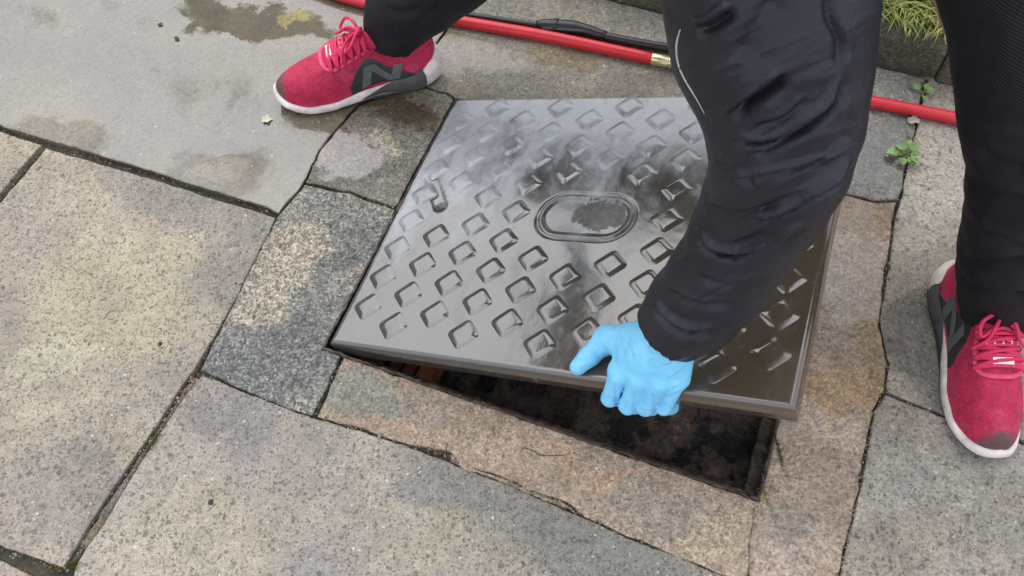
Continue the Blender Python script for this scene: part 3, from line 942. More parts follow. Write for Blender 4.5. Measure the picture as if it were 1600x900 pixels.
# the sunken panel: a dark, rough, uneven-edged patch on its right half
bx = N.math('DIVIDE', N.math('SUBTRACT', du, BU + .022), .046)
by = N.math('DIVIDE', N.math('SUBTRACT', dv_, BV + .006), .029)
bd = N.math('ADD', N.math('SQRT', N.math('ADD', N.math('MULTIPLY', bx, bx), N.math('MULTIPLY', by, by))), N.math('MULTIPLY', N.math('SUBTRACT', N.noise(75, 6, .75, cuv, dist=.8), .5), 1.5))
rough_patch = N.ramp(bd, 1.02, .92)
c = N.mix(rough_patch, c, N.mix(N.ramp(N.noise(120, 4, .7, cuv), .4, .6), (0.016, 0.017, 0.017), (0.060, 0.060, 0.056)))
c = N.mix(N.math('MULTIPLY', N.ramp(fi, .58, .72), .5), c, (0.10, 0.09, 0.075))
r = N.math('ADD', N.math('MULTIPLY', N.ramp(st, .48, .66), .16), N.math('MULTIPLY', N.ramp(fi, .5, .75), .10))
r = N.math('ADD', N.math('ADD', r, .15), N.math('ADD', N.math('MULTIPLY', worn_sheen, .25), N.math('MULTIPLY', rough_patch, .3)))
wob = N.math('ADD', N.math('MULTIPLY', N.noise(14, 2, 0.5, cuv), 1.0), N.math('MULTIPLY', N.ramp(st, .45, .7), N.math('MULTIPLY', N.noise(45, 3, .6, cuv), .25)))
N.out(Base_Color=c, Roughness=r, Normal=N.bump(wob, 0.0022, 0.8))
N.b.inputs['IOR'].default_value = 1.8
N.set(N.b.inputs['Coat Weight'], N.math('MULTIPLY', N.math('SUBTRACT', 1.0, N.math('MAXIMUM', rough_patch, N.math('MULTIPLY', worn_sheen, .5))), .5))
N.b.inputs['Coat Roughness'].default_value = 0.05
N.b.inputs['Coat IOR'].default_value = 1.5
M_COVER = N.m

cover = empty('manhole_cover')
cover.matrix_world = Matrix(((CU[0], CV[0], CN[0], CO[0]), (CU[1], CV[1], CN[1], CO[1]), (CU[2], CV[2], CN[2], CO[2]), (0, 0, 0, 1)))
set_props(cover, 'large wet grey cover with raised square tread, held up by the gloved hand', 'manhole cover')

KX, KY = 0.080, 0.273                                # keyhole
KD = np.array([-0.045, 0.060]); KL = np.linalg.norm(KD); KD = KD / KL
def stad(U, V):
    x = np.abs(U - BU) - BL
    return np.where(x > 0, np.hypot(np.maximum(x, 0), V - BV), np.abs(V - BV)) - BR
def sm(a, b, x):
    t = np.clip((x - a) / (b - a), 0, 1)
    return t * t * (3 - 2 * t)
def cover_height(U, V):
    d = stad(U, V)
    h = -0.0022 * (sm(.0005, -.0022, d) - sm(-.0045, -.0072, d))              # groove round the badge
    h += 0.0008 * np.exp(-((d + .0085) / .0018)**2)                            # lip
    h -= 0.0034 * sm(-.0100, -.0155, d)                                        # sunken panel
    x = (U - KX) * KD[0] + (V - KY) * KD[1]
    y = -(U - KX) * KD[1] + (V - KY) * KD[0]
    xs = np.clip(x, 0, KL)
    k = np.hypot(x - xs, y)
    h -= sm(.0135, .0085, k) * (0.0032 - 0.0012 * xs / KL)                     # keyway sloping down to the hole
    h -= 0.012 * sm(.0100, .0088, np.hypot(U - KX, V - KY))
    e = np.minimum(np.minimum(U, LU - U), np.minimum(V, LV - V))
    h -= np.where(e < .008, .008 - np.sqrt(np.maximum(.008**2 - (.008 - e)**2, 0)), 0)
    return h
def axis(L, st, fine):
    a = [0, .0004, .0012, .0024, .004, .006, .008]
    m = list(np.arange(.0105, L - .0105, st))
    return np.array(a + m + [L - q for q in a[::-1]])
us = axis(LU, .0022, 0)
vs_ = axis(LV, .0022, 0)
UU, VV = np.meshgrid(us, vs_, indexing='ij')
HH = cover_height(UU, VV)
nu, nv = len(us), len(vs_)
V = np.stack([UU, VV, HH], -1).reshape(-1, 3)
ii, jj = np.meshgrid(np.arange(nu - 1), np.arange(nv - 1), indexing='ij')
a = (ii * nv + jj).ravel()
Fq = np.stack([a, a + nv, a + nv + 1, a + 1], 1)
rim = [(i, 0) for i in range(nu)] + [(nu - 1, j) for j in range(1, nv)] + [(i, nv - 1) for i in range(nu - 2, -1, -1)] + [(0, j) for j in range(nv - 2, 0, -1)]
top_i = np.array([i * nv + j for i, j in rim])
nb = len(V)
low1 = V[top_i] + np.array([0, 0, -1.0]) * 0
low1[:, 2] = -CT + .004
low2 = low1.copy(); low2[:, 2] = -CT
cen = np.array([LU / 2, LV / 2])
low2[:, :2] += np.sign(cen - low2[:, :2]) * .004
V = np.concatenate([V, low1, low2])
n = len(rim)
sk = []
for k in range(n):
    k2 = (k + 1) % n
    sk.append((top_i[k], nb + k, nb + k2, top_i[k2]))
    sk.append((nb + k, nb + n + k, nb + n + k2, nb + k2))
me = mesh_np('plate', V, list(Fq) + sk + [tuple(nb + n + k for k in range(n))[::-1]], True)
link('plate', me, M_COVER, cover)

def stud_mesh():
    """square tread block, turned 45 degrees, with sloping sides and rounded corners"""
    bm = bmesh.new()
    rings = []
    for (half, rad, z) in ((.0206, .0084, -.0006), (.0192, .0078, .0003), (.0128, .0050, .0019), (.0116, .0044, .00218), (.0102, .0036, .00225)):
        ring = []
        for c_ in range(4):
            for k in range(5):
                t = math.radians(c_ * 90 + k * 22.5)
                sx = (1 if c_ in (0, 3) else -1) * (half - rad)
                sy = (1 if c_ in (0, 1) else -1) * (half - rad)
                x, y = sx + rad * math.cos(t), sy + rad * math.sin(t)
                ca = math.cos(math.radians(47)); sa = math.sin(math.radians(47))
                ring.append(bm.verts.new((x * ca - y * sa, x * sa + y * ca, z)))
        rings.append(ring)
    for r0, r1 in zip(rings[:-1], rings[1:]):
        for k in range(20): bm.faces.new((r0[k], r0[(k + 1) % 20], r1[(k + 1) % 20], r1[k]))
    bm.faces.new(rings[-1])
    return bm_mesh('tread_stud', bm, True)
stud_me = stud_mesh()
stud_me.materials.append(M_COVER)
for i in range(11):
    u = .0385 + .0604 * i
    for k in range(9 if i % 2 else 8):
        v = (.0425 if i % 2 else .0700) + .0567 * k
        if stad(np.array(u), np.array(v)) < .018: continue
        if math.hypot(u - KX, v - KY) < .028: continue
        s = bpy.data.objects.new('tread_stud', stud_me)
        COL.objects.link(s)
        s.parent = cover
        s.location = (u, v, float(cover_height(np.array([u]), np.array([v]))[0]))
        s.rotation_euler = (0, 0, random.uniform(-.03, .03))
# plug in the keyhole
bm = bmesh.new()
bmesh.ops.create_cone(bm, cap_ends=True, segments=20, radius1=.0062, radius2=.0056, depth=.004)
bmesh.ops.bevel(bm, geom=[e for e in bm.edges if len(e.link_faces) == 2 and abs(e.verts[0].co.z - e.verts[1].co.z) < 1e-6], offset=.0012, segments=2, affect='EDGES')
o = link('keyhole_plug', bm_mesh('keyhole_plug', bm), plain('plug_iron', (0.006, 0.006, 0.006), .4, .5, 60, .001, 200), cover)
o.location = (KX, KY, -.0130)
# ------------------------------------------------------------------ the person
FOLD_EPS = 1e-6
def seg_dist(X, Y, pts):
    best = np.full(len(X), 1e9)
    par = np.zeros(len(X))
    L = np.concatenate([[0], np.cumsum([math.hypot(b[0] - a[0], b[1] - a[1]) for a, b in zip(pts[:-1], pts[1:])])])
    for i, (a, b) in enumerate(zip(pts[:-1], pts[1:])):
        dx, dy = b[0] - a[0], b[1] - a[1]
        l2 = dx * dx + dy * dy
        t = np.clip(((X - a[0]) * dx + (Y - a[1]) * dy) / l2, 0, 1)
        d = np.hypot(X - a[0] - t * dx, Y - a[1] - t * dy)
        side = np.sign((X - a[0]) * dy - (Y - a[1]) * dx)
        m = d < np.abs(best)
        best = np.where(m, d * np.where(side == 0, 1, side), best)
        par = np.where(m, (L[i] + t * (L[i + 1] - L[i])) / L[-1], par)
    return best, par
def sculpt(V, Nn, folds):
    """creases of the cloth: each fold is a line laid over the front of the garment, (points, width, depth, ridge)"""
    X, Y = project(V)
    vd = CAM - V
    vd /= np.linalg.norm(vd, axis=1)[:, None]
    face = np.clip((Nn * vd).sum(1) * 3.2 - .12, 0, 1)
    D = np.zeros(len(V))
    for pts, w, dep, ridge in folds:
        if pts[0][0] > pts[-1][0]: pts = pts[::-1]
        x0, x1 = min(p[0] for p in pts) - 5 * w, max(p[0] for p in pts) + 5 * w
        y0, y1 = min(p[1] for p in pts) - 5 * w, max(p[1] for p in pts) + 5 * w
        m = (X > x0) & (X < x1) & (Y > y0) & (Y < y1) & (face > 0)
        if not m.any(): continue
        d, t = seg_dist(X[m], Y[m], spline([(*p, 0) for p in pts], 14)[:, :2].tolist())
        taper = np.clip(np.minimum(t, 1 - t) * 5 + .12, 0, 1)
        end = np.where((t <= 0) | (t >= 1), np.exp(-(d / w)**2), 1)
        ws = np.where(d > 0, .50 * w, 1.35 * w)
        D[m] += face[m] * taper * end * (-dep * np.exp(-(d / ws)**2) + .8 * ridge * dep * np.exp(-((d - 1.25 * w) / (.8 * w))**2))
    return V + Nn * D[:, None]
def at(px, py, d): return at_depth(px, py, d)

def refine(V, Q, flag):
    """split the quads whose corners are flagged into four; neighbours take the new edge points as extra corners"""
    sel = flag[Q].all(1)
    E = np.sort(np.stack([Q, np.roll(Q, -1, 1)], -1).reshape(-1, 2), 1)
    key = E[:, 0].astype(np.int64) * len(V) + E[:, 1]
    uq, inv = np.unique(key, return_inverse=True)
    inv = inv.reshape(-1, 4)
    used = np.zeros(len(uq), bool)
    used[inv[sel].ravel()] = True
    mid = np.full(len(uq), -1)
    mid[used] = len(V) + np.arange(used.sum())
    ua, ub = uq[used] // len(V), uq[used] % len(V)
    Vm = (V[ua] + V[ub]) / 2
    S_ = Q[sel]
    Vc = V[S_].mean(1)
    ci = len(V) + len(Vm) + np.arange(len(S_))
    M = mid[inv[sel]]
    newq = np.concatenate([np.stack([S_[:, k], M[:, k], ci, M[:, k - 1]], 1) for k in range(4)])
    rest = Q[~sel]
    Mr = mid[inv[~sel]]
    keep = (Mr < 0).all(1)
    polys = []
    for q, m in zip(rest[~keep], Mr[~keep]):
        p = []
        for k in range(4):
            p.append(int(q[k]))
            if m[k] >= 0: p.append(int(m[k]))
        polys.append(p)
    V2 = np.concatenate([V, Vm, Vc])
    Q2 = np.concatenate([rest, newq])
    POLY = [tuple(q) for q in rest[keep].tolist()] + [tuple(p) for p in polys] + [tuple(q) for q in newq.tolist()]
    return V2, Q2, POLY
person = empty('person', (*FR(.33, .62), 0))
set_props(person, 'person in black jacket, dark trousers, red trainers and blue gloves bending to lift the cover', 'person')
bpy.context.view_layer.update()
def part(name, me, mat, par=None):
    o = link(name, me, mat)
    if par is None: parent_keep(o, person)
    else:
        o.parent = par
        o.matrix_parent_inverse = par.matrix_world.inverted()
    return o

# --- joints
SH_L = np.array([.235, .70, .79]); SH_R = np.array([-.15, .86, .84])
HIP_L = np.array([.45, 1.10, .70]); HIP_R = np.array([.25, 1.20, .74])
KNEE_R = np.array([.14, 1.14, .46]); ANK_R = np.array([-.150, 1.165, .10])
NECK = np.array([.02, .70, .90]); HEAD = np.array([-.02, .575, .93])
ELB_R = np.array([-.30, .98, .62]); WR_R = np.array([-.16, 1.06, .50])
# --- jacket
sleeve = []
for (l, r_, d) in (((999, 484), (1090, 553), 1.050), ((1018, 445), (1150, 514), 1.015), ((1059, 390), (1186, 483), .97), ((1084, 336), (1248, 396), .915), ((1101, 295), (1292, 327), .872),
                   ((1112, 250), (1324, 266), .825), ((1106, 190), (1343, 200), .79), ((1083, 125), (1355, 115), .765), ((1050, 60), (1358, 60), .75), ((1040, 0), (1361, 0), .738), ((1034, -100), (1368, -100), .722)):
    hw = math.hypot(r_[0] - l[0], r_[1] - l[1]) / 2
    sleeve.append((at((l[0] + r_[0]) / 2, (l[1] + r_[1]) / 2, d), hw * d / FPX * .985))
cuff_c, cuff_r = sleeve[0]
cuff_dir = sleeve[1][0] - cuff_c
cuff_dir = cuff_dir / np.linalg.norm(cuff_dir)
J = Field((-.46, .35, .17), (.62, 1.34, 1.06), .0046)
J.chain([(cuff_c - cuff_dir * .03, cuff_r * .97)] + sleeve + [(SH_L, .088)], .012)
PEL = (HIP_L + HIP_R) / 2
CH = (SH_L * .5 + SH_R * .5) + np.array([.03, .07, -.03])
J.cone(CH, .145, PEL + np.array([-.01, -.01, .07]), .15, .05)
J.cone(SH_L + [-.03, .02, 0], .095, SH_R + [.03, -.01, 0], .09, .06)
J.cone(SH_L + [-.04, .04, -.03], .10, HIP_L + [-.03, -.02, .07], .125, .06)
J.cone(SH_R + [.04, .02, -.03], .10, HIP_R + [0, 0, .07], .125, .06)
J.cone(CH + [0, -.04, .05], .085, NECK, .070, .05)
J.chain([(SH_R, .085), (ELB_R, .065), (WR_R, .048)], .02)
J.cut(cuff_c, -cuff_dir, .10)
J.cone(cuff_c - cuff_dir * .06, cuff_r * .88, cuff_c + cuff_dir * .035, cuff_r * .88, 0, carve=True)
V, Q = J.mesh()
V = smooth_verts(V, Q, 2)
Nn = vnormals(V, Q)
FOLDS = [
    ([(1229, 119), (1190, 146), (1137, 184)], 11, .0130, .55),
    ([(1319, 122), (1303, 155), (1265, 190), (1233, 211), (1180, 222), (1138, 219)], 7, .0090, .7),
    ([(1314, 145), (1282, 187), (1233, 221), (1193, 240), (1160, 241)], 6, .0066, .6),
    ([(1122, 243), (1148, 275), (1186, 300)], 7, .0050, .5),
    ([(1140, 283), (1180, 277), (1230, 268), (1290, 250)], 6, .0050, .6),
    ([(1338, 250), (1305, 277), (1255, 308)], 7, .0070, .6),
    ([(1085, 47), (1110, 40), (1147, 14)], 10, .0070, .8),
    ([(1296, -20), (1300, 33), (1313, 60), (1309, 115)], 9, .0045, .4),
    ([(1215, -15), (1180, 40), (1150, 95)], 26, .0050, .3),
    ([(1333, 266), (1270, 306), (1203, 341), (1150, 346)], 8, .0105, .75),
    ([(1083, 357), (1107, 388), (1150, 397), (1200, 384), (1257, 356)], 7, .0095, .8),
    ([(1105, 322), (1150, 332), (1215, 318)], 6, .0040, .5),
    ([(1090, 430), (1140, 446), (1200, 432)], 7, .0040, .5),
    ([(1013, 470), (1035, 497), (1065, 516), (1125, 517)], 7, .0072, .75),
    ([(1040, 452), (1085, 474), (1150, 474)], 6, .0036, .5),
    ([(1330, 165), (1322, 205), (1290, 238)], 7, .0040, .4),
    ([(1180, 198), (1222, 186), (1262, 152)], 6, .0036, .4),
]
FOLDS = [(p, w, d * (1.15 if min(q[1] for q in p) < 230 else 1.5), r) for p, w, d, r in FOLDS]
V, Q, POLY = refine(V, Q, (V @ np.array([0, 0, 1.0]) > .1) & (project(V)[0] > 960) & (project(V)[0] < 1400) & (project(V)[1] > -60) & (project(V)[1] < 600) & ((Nn * (CAM - V)).sum(1) > -.01))
V = smooth_verts(V, Q, 1)
Nn = vnormals(V, Q)
V = sculpt(V, Nn, FOLDS)
# finer creases of the thin shell, running across the sleeve
X_, Y_ = project(V)
Nn = vnormals(V, Q)
wr = np.stack([(.42 * X_ + .91 * Y_) / 44, (.91 * X_ - .42 * Y_) / 330, V[:, 2] * 2], 1)
wr = wr + .55 * np.stack([fbm(wr * .9 + 4, 2), fbm(wr * .9 + 9, 2), 0 * X_], 1)
ra_ = 1 - np.abs(fbm(wr, 2))
rb_ = 1 - np.abs(vnoise(wr * 2.1 + 20))
near = ((X_ > 950) & (X_ < 1410) & (Y_ > -80) & (Y_ < 610))
amp_ = np.clip((Y_ + 60) / 260, .25, 1)
V = V + Nn * (near * amp_ * np.clip(3 * (Nn * (CAM - V)).sum(1) / np.linalg.norm(CAM - V, axis=1) - .15, .12, 1) * (.0029 * (np.clip(ra_, 0, 1)**4 - .3) + .0012 * (rb_**5 - .3)))[:, None]
Nn = vnormals(V, Q)
nz = fbm(V * np.array([16, 16, 22]), 3)
V = V + Nn * (nz * .0010)[:, None]
N = NT('black_shell_fabric')
f1 = N.noise(9, 4, 0.6)
f2 = N.noise(900, 2, 0.5)
f3 = N.noise(55, 4, 0.65, dist=1.5)
N.out(Base_Color=N.mix(N.ramp(f1, .35, .65), (0.0125, 0.0118, 0.0160), (0.0185, 0.0175, 0.0230)), Roughness=N.ramp(f3, .3, .7, .38, .52),
      Normal=N.bump(N.math('ADD', N.math('MULTIPLY', f2, .12), f3), .0012, .7))
N.b.inputs['Specular IOR Level'].default_value = 0.42
N.b.inputs['Specular Tint'].default_value = (.86, .88, 1.0, 1)
M_JACKET = N.m
me_j = mesh_np('jacket', V, POLY)
jacket = part('jacket', me_j, M_JACKET)
bvhJ = BVHTree.FromPolygons([Vector(v) for v in V], [tuple(int(i) for i in q) for q in POLY])
def on_jacket(px, py):
    d = Vector(ray(px, py))
    h = bvhJ.ray_cast(Vector(CAM), d.normalized())
    return h
# reflective piping along the back seam of the sleeve
pp = []
for p in spline([(1064, 46, 0), (1059, 62, 0), (1058, 82, 0), (1062, 104, 0), (1071, 124, 0), (1083, 144, 0), (1093, 161, 0), (1102, 178, 0)], 30):
    h = on_jacket(p[0], p[1])
    if h[0] is None: h = bvhJ.find_nearest(Vector(at(p[0], p[1], .765)))
    pp.append(np.array(h[0]) + np.array(h[1]) * .0006)
pp = np.array(pp)
for _ in range(2): pp[1:-1] = (pp[:-2] + 2 * pp[1:-1] + pp[2:]) / 4
part('piping', mesh_np('piping', *tube(pp, np.interp(np.linspace(0, 1, len(pp)), [0, .15, .7, 1], [.0005, .0010, .0008, .0003]), 8)), plain('reflective_piping', (.45, .44, .44), .4, .1), jacket)

# --- trousers
T = Field((-.30, .30, .02), (.90, 1.42, .93), .0056)
legL = []
for (lx, y, d, r_) in ((1503, 492, 1.262, .054), (1502, 455, 1.228, .057), (1503, 420, 1.19, .060), (1507, 380, 1.145, .062), (1515, 335, 1.10, .062), (1519, 290, 1.06, .064), (1524, 250, 1.028, .068),
                       (1514, 205, .99, .072), (1506, 165, .962, .078), (1503, 100, .94, .083), (1494, 0, .925, .088)):
    legL.append((at(lx + r_ * FPX / d, y, d), r_))
T.chain(legL, .012)
T.chain([(legL[-1][0], .088), (HIP_L, .108)], .02)
legR = []
for (c_, y, d, hw) in ((614, 66, 1.545, 43), (616, 45, 1.525, 45), (626, 22, 1.50, 53), (655, -6, 1.46, 62), (706, -50, 1.40, 68)):
    legR.append((at(c_, y, d), hw * d / FPX))
T.chain(legR + [(KNEE_R, .085), (HIP_R, .12)], .015)
T.cone(HIP_L + [-.02, 0, .04], .135, HIP_R + [.02, 0, .04], .135, .06)
for ch, sgn in ((legL, 1), (legR, 1)):
    dr = ch[1][0] - ch[0][0]
    dr = dr / np.linalg.norm(dr)
    T.cut(ch[0][0], -dr, .09)
    T.cone(ch[0][0] - dr * .05, ch[0][1] * .86, ch[0][0] + dr * .02, ch[0][1] * .86, 0, carve=True)
V, Q = T.mesh()
V = smooth_verts(V, Q, 2)
Nn = vnormals(V, Q)
TF = [
    ([(1484, 168), (1505, 188), (1540, 200), (1604, 206)], 5, -.0022, .2),
    ([(1512, 262), (1545, 290), (1610, 312)], 9, .0055, .6),
    ([(1510, 345), (1550, 368), (1610, 392)], 9, .0065, .6),
    ([(1500, 400), (1540, 410), (1610, 405)], 9, .0055, .6),
    ([(1500, 435), (1545, 455), (1610, 462)], 9, .0065, .6),
    ([(1530, 230), (1560, 250), (1610, 262)], 9, .0045, .5),
    ([(605, 38), (606, 52), (612, 66)], 3, .0035, .8), ([(618, 34), (618, 52), (622, 68)], 3, .0035, .8), ([(630, 36), (632, 50), (634, 66)], 3, .0035, .8), ([(592, 36), (594, 48), (598, 60)], 3, .0030, .8), ([(643, 34), (645, 48), (646, 60)], 3, .003, .8),
    ([(690, 0), (665, 25), (640, 45)], 5, .0045, .5), ([(600, 10), (630, 18), (660, 12)], 7, .004, .5),
]
TF = [(p, w, d * (1.7 if p[0][0] > 1450 and d > 0 else 1), r) for p, w, d, r in TF]
V = sculpt(V, Nn, TF)
nz = fbm(V * 17, 3)
V = V + Nn * (nz * .0026)[:, None]
me_t = mesh_np('trousers', V, Q)
X_, Y_ = project(V)
sd, _ = seg_dist(X_, Y_, [(1300, 60), (1484, 168), (1505, 188), (1540, 200), (1604, 206), (1800, 206)])
vd = CAM - V
vd /= np.linalg.norm(vd, axis=1)[:, None]
at_ = me_t.attributes.new('rib', 'FLOAT', 'POINT')
at_.data.foreach_set('value', np.clip((np.where(Y_ < 215, np.abs(sd), 0) - 4) / 6, 0, 1).astype(np.float32) * (X_ > 1450) * np.clip((X_ - 1500) / 40, 0, 1) * (V[:, 0] > .35))
N = NT('trouser_fabric')
ra = N.n('ShaderNodeAttribute', attribute_name='rib')
wv = N.n('ShaderNodeTexWave', wave_type='BANDS', bands_direction='Z')
wv.inputs['Scale'].default_value = 105
wv.inputs['Distortion'].default_value = 0.6
N.set(wv.inputs['Vector'], N.co)
f1 = N.noise(9, 4, 0.6)
f2 = N.noise(700, 2, 0.5)
f3 = N.noise(60, 4, .6)
rb = N.math('MULTIPLY', wv.outputs['Fac'], ra.outputs['Fac'])
N.out(Base_Color=N.mix(N.ramp(f1, .35, .65), (0.0105, 0.0098, 0.0138), (0.0165, 0.0153, 0.0210)), Roughness=.62,
      Normal=N.bump(N.math('ADD', N.math('ADD', N.math('MULTIPLY', f2, .2), N.math('MULTIPLY', f3, .7)), N.math('MULTIPLY', rb, .3)), .0016, .8))
N.b.inputs['Specular IOR Level'].default_value = 0.22
M_TROUSERS = N.m
part('trousers', me_t, M_TROUSERS)

# --- body under the clothes: one continuous skin, head and neck bare
B = Field((-.44, .40, .06), (.80, 1.40, 1.12), .0075)
B.chain([(SH_L, .055), (sleeve[5][0], .042), (cuff_c + cuff_dir * .04, .028)], .02)
B.chain([(SH_R, .055), (ELB_R, .042), (WR_R, .030)], .02)
B.chain([(HIP_L, .085), (legL[8][0], .058), (legL[5][0], .048), (legL[0][0], .036)], .02)
B.chain([(HIP_R, .085), (KNEE_R, .055), (legR[0][0], .036)], .02)
B.cone(CH, .115, PEL + [0, 0, .04], .12, .06)
B.cone(SH_L, .06, SH_R, .06, .05)
B.cone(HIP_L, .09, HIP_R, .09, .05)
B.cone(CH + [0, -.03, .05], .062, HEAD + [.01, .05, 0], .055, .03)
hf = np.array([-.10, -.62, -.78]); hf /= np.linalg.norm(hf)             # the way the face looks: down at the cover
hr = np.cross(hf, [0, -.78, .62]); hr /= np.linalg.norm(hr)
hu = np.cross(hr, hf)
HM = np.stack([hr, hf, hu], 1)
def hp_(x, y, z): return HEAD + HM @ np.array([x, y, z])
B.ell(hp_(0, -.01, .035), (.074, .095, .088), .02, HM)
B.ell(hp_(0, .030, -.045), (.056, .060, .070), .03, HM)
B.cone(hp_(0, .090, .012), .009, hp_(0, .112, -.022), .014, .014)        # nose
B.cone(hp_(-.02, .082, -.062), .009, hp_(.02, .082, -.062), .009, .010)  # lips
B.cone(hp_(-.045, .078, .040), .010, hp_(.045, .078, .040), .010, .014)  # brow
for s in (-1, 1):
    B.ell(hp_(s * .078, -.005, -.005), (.010, .018, .032), .008, HM)     # ears
    B.cone(hp_(s * .031, .094, .020), .013, hp_(s * .031, .100, .020), .012, 0, carve=True)
    B.ell(hp_(s * .031, .078, .018), (.014, .013, .012), .004, HM)
V, Q = B.mesh()
V = smooth_verts(V, Q, 1)
N = NT('skin')
N.out(Base_Color=N.mix(N.noise(40, 4), (0.42, 0.24, 0.17), (0.55, 0.34, 0.25)), Roughness=.5)
N.b.inputs['Subsurface Weight'].default_value = 0.1
N.b.inputs['Subsurface Radius'].default_value = (.01, .004, .002)
part('body', mesh_np('body', V, Q), N.m)
Hh = Field(HEAD - .16, HEAD + .17, .006)
Hh.ell(hp_(0, -.020, .050), (.082, .098, .092), 0, HM)
V, Q = Hh.mesh()
L_ = (V - HEAD) @ HM
keep = (L_[:, 1] < .055) & (L_[:, 2] > -.055 + .9 * np.maximum(L_[:, 1], 0))
Nn = vnormals(V, Q)
V = V + Nn * (.004 * vnoise(V * 90) + .003 * vnoise(V * 220))[:, None]
Q = Q[keep[Q].all(1)]
part('hair', mesh_np('hair', V, Q), plain('dark_hair', (.025, .017, .012), .5, .3, 90, .003, 300))

# --- gloves
N = NT('blue_nitrile')
g1, g2 = N.noise(45, 3, .6, dist=.8), N.noise(260, 3, .6)
N.out(Base_Color=N.mix(N.ramp(g1, .3, .7), (0.19, 0.55, 0.84), (0.235, 0.62, 0.90)), Roughness=.38, Normal=N.bump(N.math('ADD', g1, N.math('MULTIPLY', N.noise(120, 4, .65, dist=1.5), .45)), .0026, .7))
N.b.inputs['Subsurface Weight'].default_value = 0.12
N.b.inputs['Subsurface Radius'].default_value = (.004, .006, .008)
N.b.inputs['Specular IOR Level'].default_value = 0.4
M_GLOVE = N.m
def H(px, py, n): return cov_hit(px, py, n)
def off(P, u=0, v=0, n=0): return np.asarray(P) + CU * u + CV * v + CN * n
def left_glove():
    F = Field(cov(.36, -.12, -.09), cov(.36, -.12, -.09) + .01, .0019)
    pts = np.array([cov(u, v, n) for u in (.37, .62) for v in (-.075, .14) for n in (-.075, .13)])
    F = Field(pts.min(0), pts.max(0), .00155)
    W = cuff_c + cuff_dir * .02
    mcp = [H(966, 588, .026), H(998, 594, .030), H(1030, 599, .028), H(1058, 598, .024)]
    rr = [.0118, .0120, .0113, .0102]
    # palm and back of the hand
    wl, wr = off(W, -.012, 0, 0), off(W, .012, 0, 0)
    F.cone(wl, .024, wr, .024, .012)
    for m, r0 in zip(mcp, (.0165, .017, .0165, .0150)):
        F.cone(W * .72 + m * .28, .024, off(m, 0, .006, -.001), r0 * .90, .010)
    F.cone(off(mcp[0], 0, .010), .0125, off(mcp[3], 0, .010), .0118, .008)
    # fingers over the edge and curled underneath
    for k, (m, r0) in enumerate(zip(mcp, rr)):
        px_t, py_t = [(953, 622), (981, 634), (1008, 637), (1038, 636)][k]
        pip = H(px_t, py_t, -.014 - .002 * k)
        u0, v0, n0 = uvn(pip)
        pip = cov(u0, min(v0, -.014), n0)
        dip = off(pip, .001, .012, -.021)
        tip = off(dip, .001, .024, .002)
        F.chain([(m, r0), (pip, r0 * .93), (dip, r0 * .84), (tip, r0 * .78)], .0036)
    # thumb, laid along the top of the cover
    th0 = W * .62 + H(962, 548, .03) * .38
    th1 = H(949, 530, .024)
    th2 = H(921, 556, .017)
    th3 = H(903, 573, .012)
    F.cone(th0, .020, th1, .0155, .014)
    F.chain([(th1, .0150), (th2, .0128), (th3, .0108)], .006)
    F.cone(th1, .0120, mcp[0] * .6 + W * .4, .014, .018)
    V, Q = F.mesh()
    V = smooth_verts(V, Q, 2)
    Nn = vnormals(V, Q)
    V = sculpt(V, Nn, [([(962, 606), (966, 640)], 3, .0022, .3), ([(990, 612), (993, 655)], 3, .0022, .3), ([(1020, 614), (1024, 652)], 3, .0022, .3), ([(1000, 500), (1020, 525), (1045, 540)], 4, .0010, .8), ([(995, 515), (1010, 545), (1035, 562)], 4, .0009, .8), ([(960, 520), (985, 545), (990, 575)], 4, .0008, .8), ([(1040, 560), (1062, 545), (1080, 540)], 4, .0012, .8), ([(1035, 575), (1060, 562), (1078, 556)], 4, .0012, .8), ([(1045, 592), (1066, 578), (1078, 570)], 3, .0010, .8),
                       ([(985, 520), (975, 550), (968, 575)], 5, .0010, .6), ([(1010, 530), (1005, 560)], 6, .0008, .6), ([(930, 548), (940, 560)], 3, .0010, .8), ([(938, 535), (952, 552)], 3, .0012, .8), ([(1050, 608), (1070, 598)], 3, .0012, .8), ([(1040, 622), (1064, 612)], 3, .0012, .8)])
    V = V + Nn * (.0005 * fbm(V * 60, 2) + .0003 * (1 - np.abs(vnoise(V * np.array([90, 90, 150]) + 3)))**3)[:, None]
    return mesh_np('glove', V, Q)
part('glove', left_glove(), M_GLOVE)
def right_glove():
    F = Field(WR_R - .14, WR_R + .14, .0035)
    d = np.array([.55, .1, -.83]); d /= np.linalg.norm(d)
    s = np.array([.1, -.99, -.05]); s -= d * (s @ d); s /= np.linalg.norm(s)
    up = np.cross(d, s)
    F.cone(WR_R - d * .02, .030, WR_R + d * .01, .028, .01)
    for k in range(4):
        o = s * (.033 - .022 * k)
        m = WR_R + d * .085 + o
        F.cone(WR_R + d * .01 + o * .5, .021, m, .014, .012)
        L = (.040, .045, .042, .033)[k]
        a = m + d * L + up * .006
        b = a + d * L * .5 + up * .016
        c = b + d * L * .25 + up * .020
        F.chain([(m, .0115), (a, .0105), (b, .0095), (c, .0085)], .004)
    t0 = WR_R + d * .03 + s * .03
    F.chain([(t0, .017), (t0 + d * .03 + s * .028 + up * .01, .0135), (t0 + d * .058 + s * .036 + up * .018, .011)], .01)
    V, Q = F.mesh()
    return mesh_np('glove', smooth_verts(V, Q, 1), Q)
part('glove', right_glove(), M_GLOVE)
